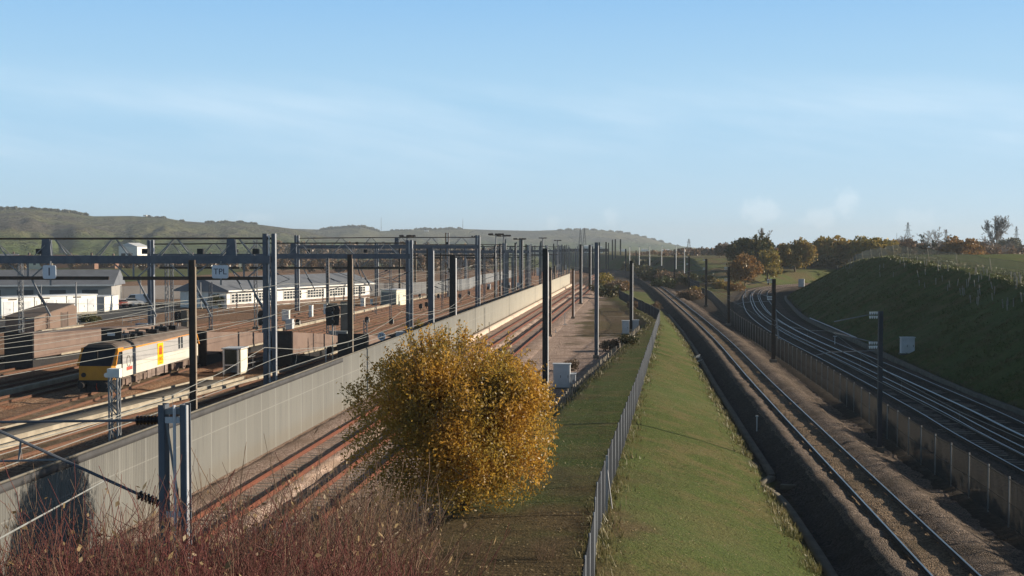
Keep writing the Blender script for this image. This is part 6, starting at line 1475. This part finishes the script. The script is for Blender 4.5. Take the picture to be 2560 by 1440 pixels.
tag(link('grass', np_mesh('grass', np.stack([P0, P1, P2, P3], 1).reshape(-1, 3), np.arange(n_ * 4).reshape(n_, 4), L_tus, tint=np.repeat(rg.random(n_), 4))), 'longer rough grass along the fence foot and the edges of the bank', None, None, 'stuff')
# weeds over the face of the hill
n_ = 60000; Yt = 60 * np.exp(rg.random(n_) * math.log(330 / 60.)); u_ = rg.random(n_) * 19; Xt = XFOOT(Yt) + u_
keep = (vnoise(Xt, Yt, 2.2, 95) + rg.normal(0, .15, n_)) > -.05; Xt, Yt = Xt[keep], Yt[keep]; Zt = ground(Xt, Yt); n_ = len(Xt)
hgt = rg.uniform(.06, .2, n_); ang = rg.uniform(0, math.pi, n_); wv_ = .03 + Yt * .0004; dx_ = rg.normal(0, .1, n_)
P0 = np.stack([Xt - np.cos(ang) * wv_, Yt - np.sin(ang) * wv_, Zt - .02], 1); P1 = np.stack([Xt + np.cos(ang) * wv_, Yt + np.sin(ang) * wv_, Zt - .02], 1)
P2 = np.stack([Xt + dx_ + wv_ * .3, Yt, Zt + hgt], 1); P3 = np.stack([Xt + dx_ - wv_ * .3, Yt, Zt + hgt * .95], 1)
tag(link('grass', np_mesh('grass', np.stack([P0, P1, P2, P3], 1).reshape(-1, 3), np.arange(n_ * 4).reshape(n_, 4), L_grass, tint=np.repeat(rg.random(n_), 4))), 'rough grass over the hill beside the curving tracks', None, None, 'stuff')
# plastic guards around young trees near the crest
first = None
rg = np.random.default_rng(9)
for k_ in range(85):
    y = float(rg.choice([rg.uniform(118, 178), rg.uniform(108, 140), rg.uniform(180, 330)], p=[.4, .3, .3])); wd = float(np.interp(y, [0, 77, 124, 195, 288, 401], [12, 13, 15, 15, 14, 11]))
    x = float(XFOOT(y)) + wd * rg.uniform(.62, 1.0); z = gz(x, y)
    if first is None:
        mb = MB().tube([(0, 0, -.05), (0, 0, .85)], [.05, .055], 8); first = mb.build('tree_guard', M_guard); o = first
        tag(o, 'pale plastic tree guard tube on the upper slope of the dark grass hill', 'tree guard', 'tree guards on the hill')
    else: o = first.copy(); COL.objects.link(o)
    o.location = (x, y, z); o.rotation_euler = (rg.uniform(-.15, .15), rg.uniform(-.22, .1), 0); o.scale = (1, 1, rg.uniform(.8, 1.15))
# litter at the edge of the grass
for px, by, lb, s_ in ((1736, 890, 'torn white sheet standing at the grass edge', 1.0), (1745, 897, 'second scrap of white sheet lying at the grass edge', .7)):
    b_ = U(px, by, -.5); b_.z = gz(b_.x, b_.y)
    mb = MB(); n0 = mb.add([(0, 0, 0), (.5 * s_, .1, .05), (.62 * s_, .05, .42 * s_), (.3 * s_, -.05, .30 * s_), (.1, .2, .22 * s_), (-.25 * s_, -.1, .08)])
    mb.face(n0, n0 + 1, n0 + 2, n0 + 3); mb.face(n0, n0 + 3, n0 + 4); mb.face(n0, n0 + 4, n0 + 5); o = mb.build('torn_sheet', M_white); o.location = b_; tag(o, lb, 'litter')
# trees along the hill top beside the camera, their shade falls over the curving tracks
for k_, (x_, y_, h_) in enumerate(((43.2, 36, 1.1), (43.4, 43, 1.3), (44, 51, .9), (44.6, 60, 1.2), (45.4, 70, 1.0), (46.8, 82, .8))):
    d_ = y_; rr_ = np.random.default_rng(300 + k_); r = thing('hedge_shrub', (x_, y_, gz(x_, y_)), 0, 'bush on the hill top above the curving tracks, beyond the right edge', 'shrub', 'bushes on the near hill top')
    C = rr_.normal(size=(2600, 3)) * np.array([1.0, 1.6, h_ * .30]) + np.array([0, 0, h_ * .5]); C[:, 2] = np.abs(C[:, 2])
    leaves_obj('crown', C, .34, L_dark, r, rr_, 1.3)

rg = np.random.default_rng(31); first = None
for k_ in range(30):
    y = float(rg.uniform(112, 330)); a = float(rg.choice([-26.6, -30.2, -33.6, -37.4, -41.4, -45.6])); x = a + TD * y + rg.uniform(-.3, .3)
    if first is None:
        first = thing('dwarf_signal', (x, y, -.25), 0, 'small dwarf signal or marker box between the yard tracks', 'signal', 'dwarf signals between the yard tracks'); r = first
        MB().prism([(-.28, .25), (.28, .25), (.28, .85), (.12, 1.05), (-.12, 1.05), (-.28, .85)], -.15, .15).build('signal_head', M_black, r)
        MB().box((0, 0, .15), (.16, .16, .3)).build('stand', M_conc, r); MB().box((.30, 0, .55), (.03, .28, .55)).build('side_plate', M_white, r)
    else: r = copy_tree(first)
    r.location = (x, y, -.25)
first = None
for k_ in range(22):
    y = float(rg.uniform(125, 330)); a = float(rg.choice([-26.4, -33.6, -37.0, -41.4, -45.8])); x = a + TD * y
    if first is None:
        first = h_mast('lattice_mast', (x, y, -.25), 9.6, .26, M_galv, 'slender pale lattice mast standing between the middle yard tracks', 'slender lattice masts between the yard tracks', kind='lattice', strip=False, parts=False); r = first
        MB().bar((.1, 0, 7.2), (2.2, 0, 6.3), .07).build('cantilever', M_galv, r); MB().bar((.1, 0, 5.6), (2.2, 0, 6.3), .07).build('cantilever', M_galv, r); MB().bar((.4, 0, 7.07), (.85, 0, 6.88), .15).build('insulator', M_insul, r)
    else: r = copy_tree(first)
    r.location = (x, y, -.25); r.scale = (1, 1, rg.uniform(.8, 1.12)); r.rotation_euler = (0, 0, math.pi if k_ % 3 == 0 else 0)
# many more thin masts crowd the far end of the yard
rg = np.random.default_rng(21); first = None
for k_ in range(46):
    y = float(rg.uniform(240, 640)); x = float(-24 - rg.uniform(0, 24) * (1 - y / 900) + TD * y + .00009 * max(0, y - 430) ** 2)
    if first is None:
        first = h_mast('catenary_mast', (x, y, -.25), 10.6, .30, M_galv, 'thin grey mast in the crowd of masts at the far end of the yard', 'crowd of far yard masts', strip=False, kind='H', parts=False); r = first
        MB().bar((-.2, 0, 9.6), (-2.6, 0, 8.6), .09).build('cantilever', M_galv, r); MB().bar((-.2, 0, 7.6), (-2.6, 0, 8.6), .09).build('cantilever', M_galv, r)
    else: r = copy_tree(first)
    r.location = (x, y, -.25); r.scale = (1, 1, rg.uniform(.78, 1.2)); r.rotation_euler = (0, 0, math.pi if rg.random() < .4 else 0)
# ------------------------------------------------------------------ thin autumn haze
hm = bpy.data.materials.new('haze_air'); hm.use_nodes = True; t = NT(hm.node_tree)
pv = t.n('ShaderNodeVolumePrincipled', i={'Color': (.80, .90, 1.0, 1), 'Density': .00014, 'Anisotropy': .2})
t.t.links.new(pv.outputs[0], t.n('ShaderNodeOutputMaterial').inputs['Volume'])
o = MB().box((0, 3600, 57), (10400, 7500, 136)).build('haze', hm); tag(o, 'thin pale haze over the whole valley', None, None, 'stuff')
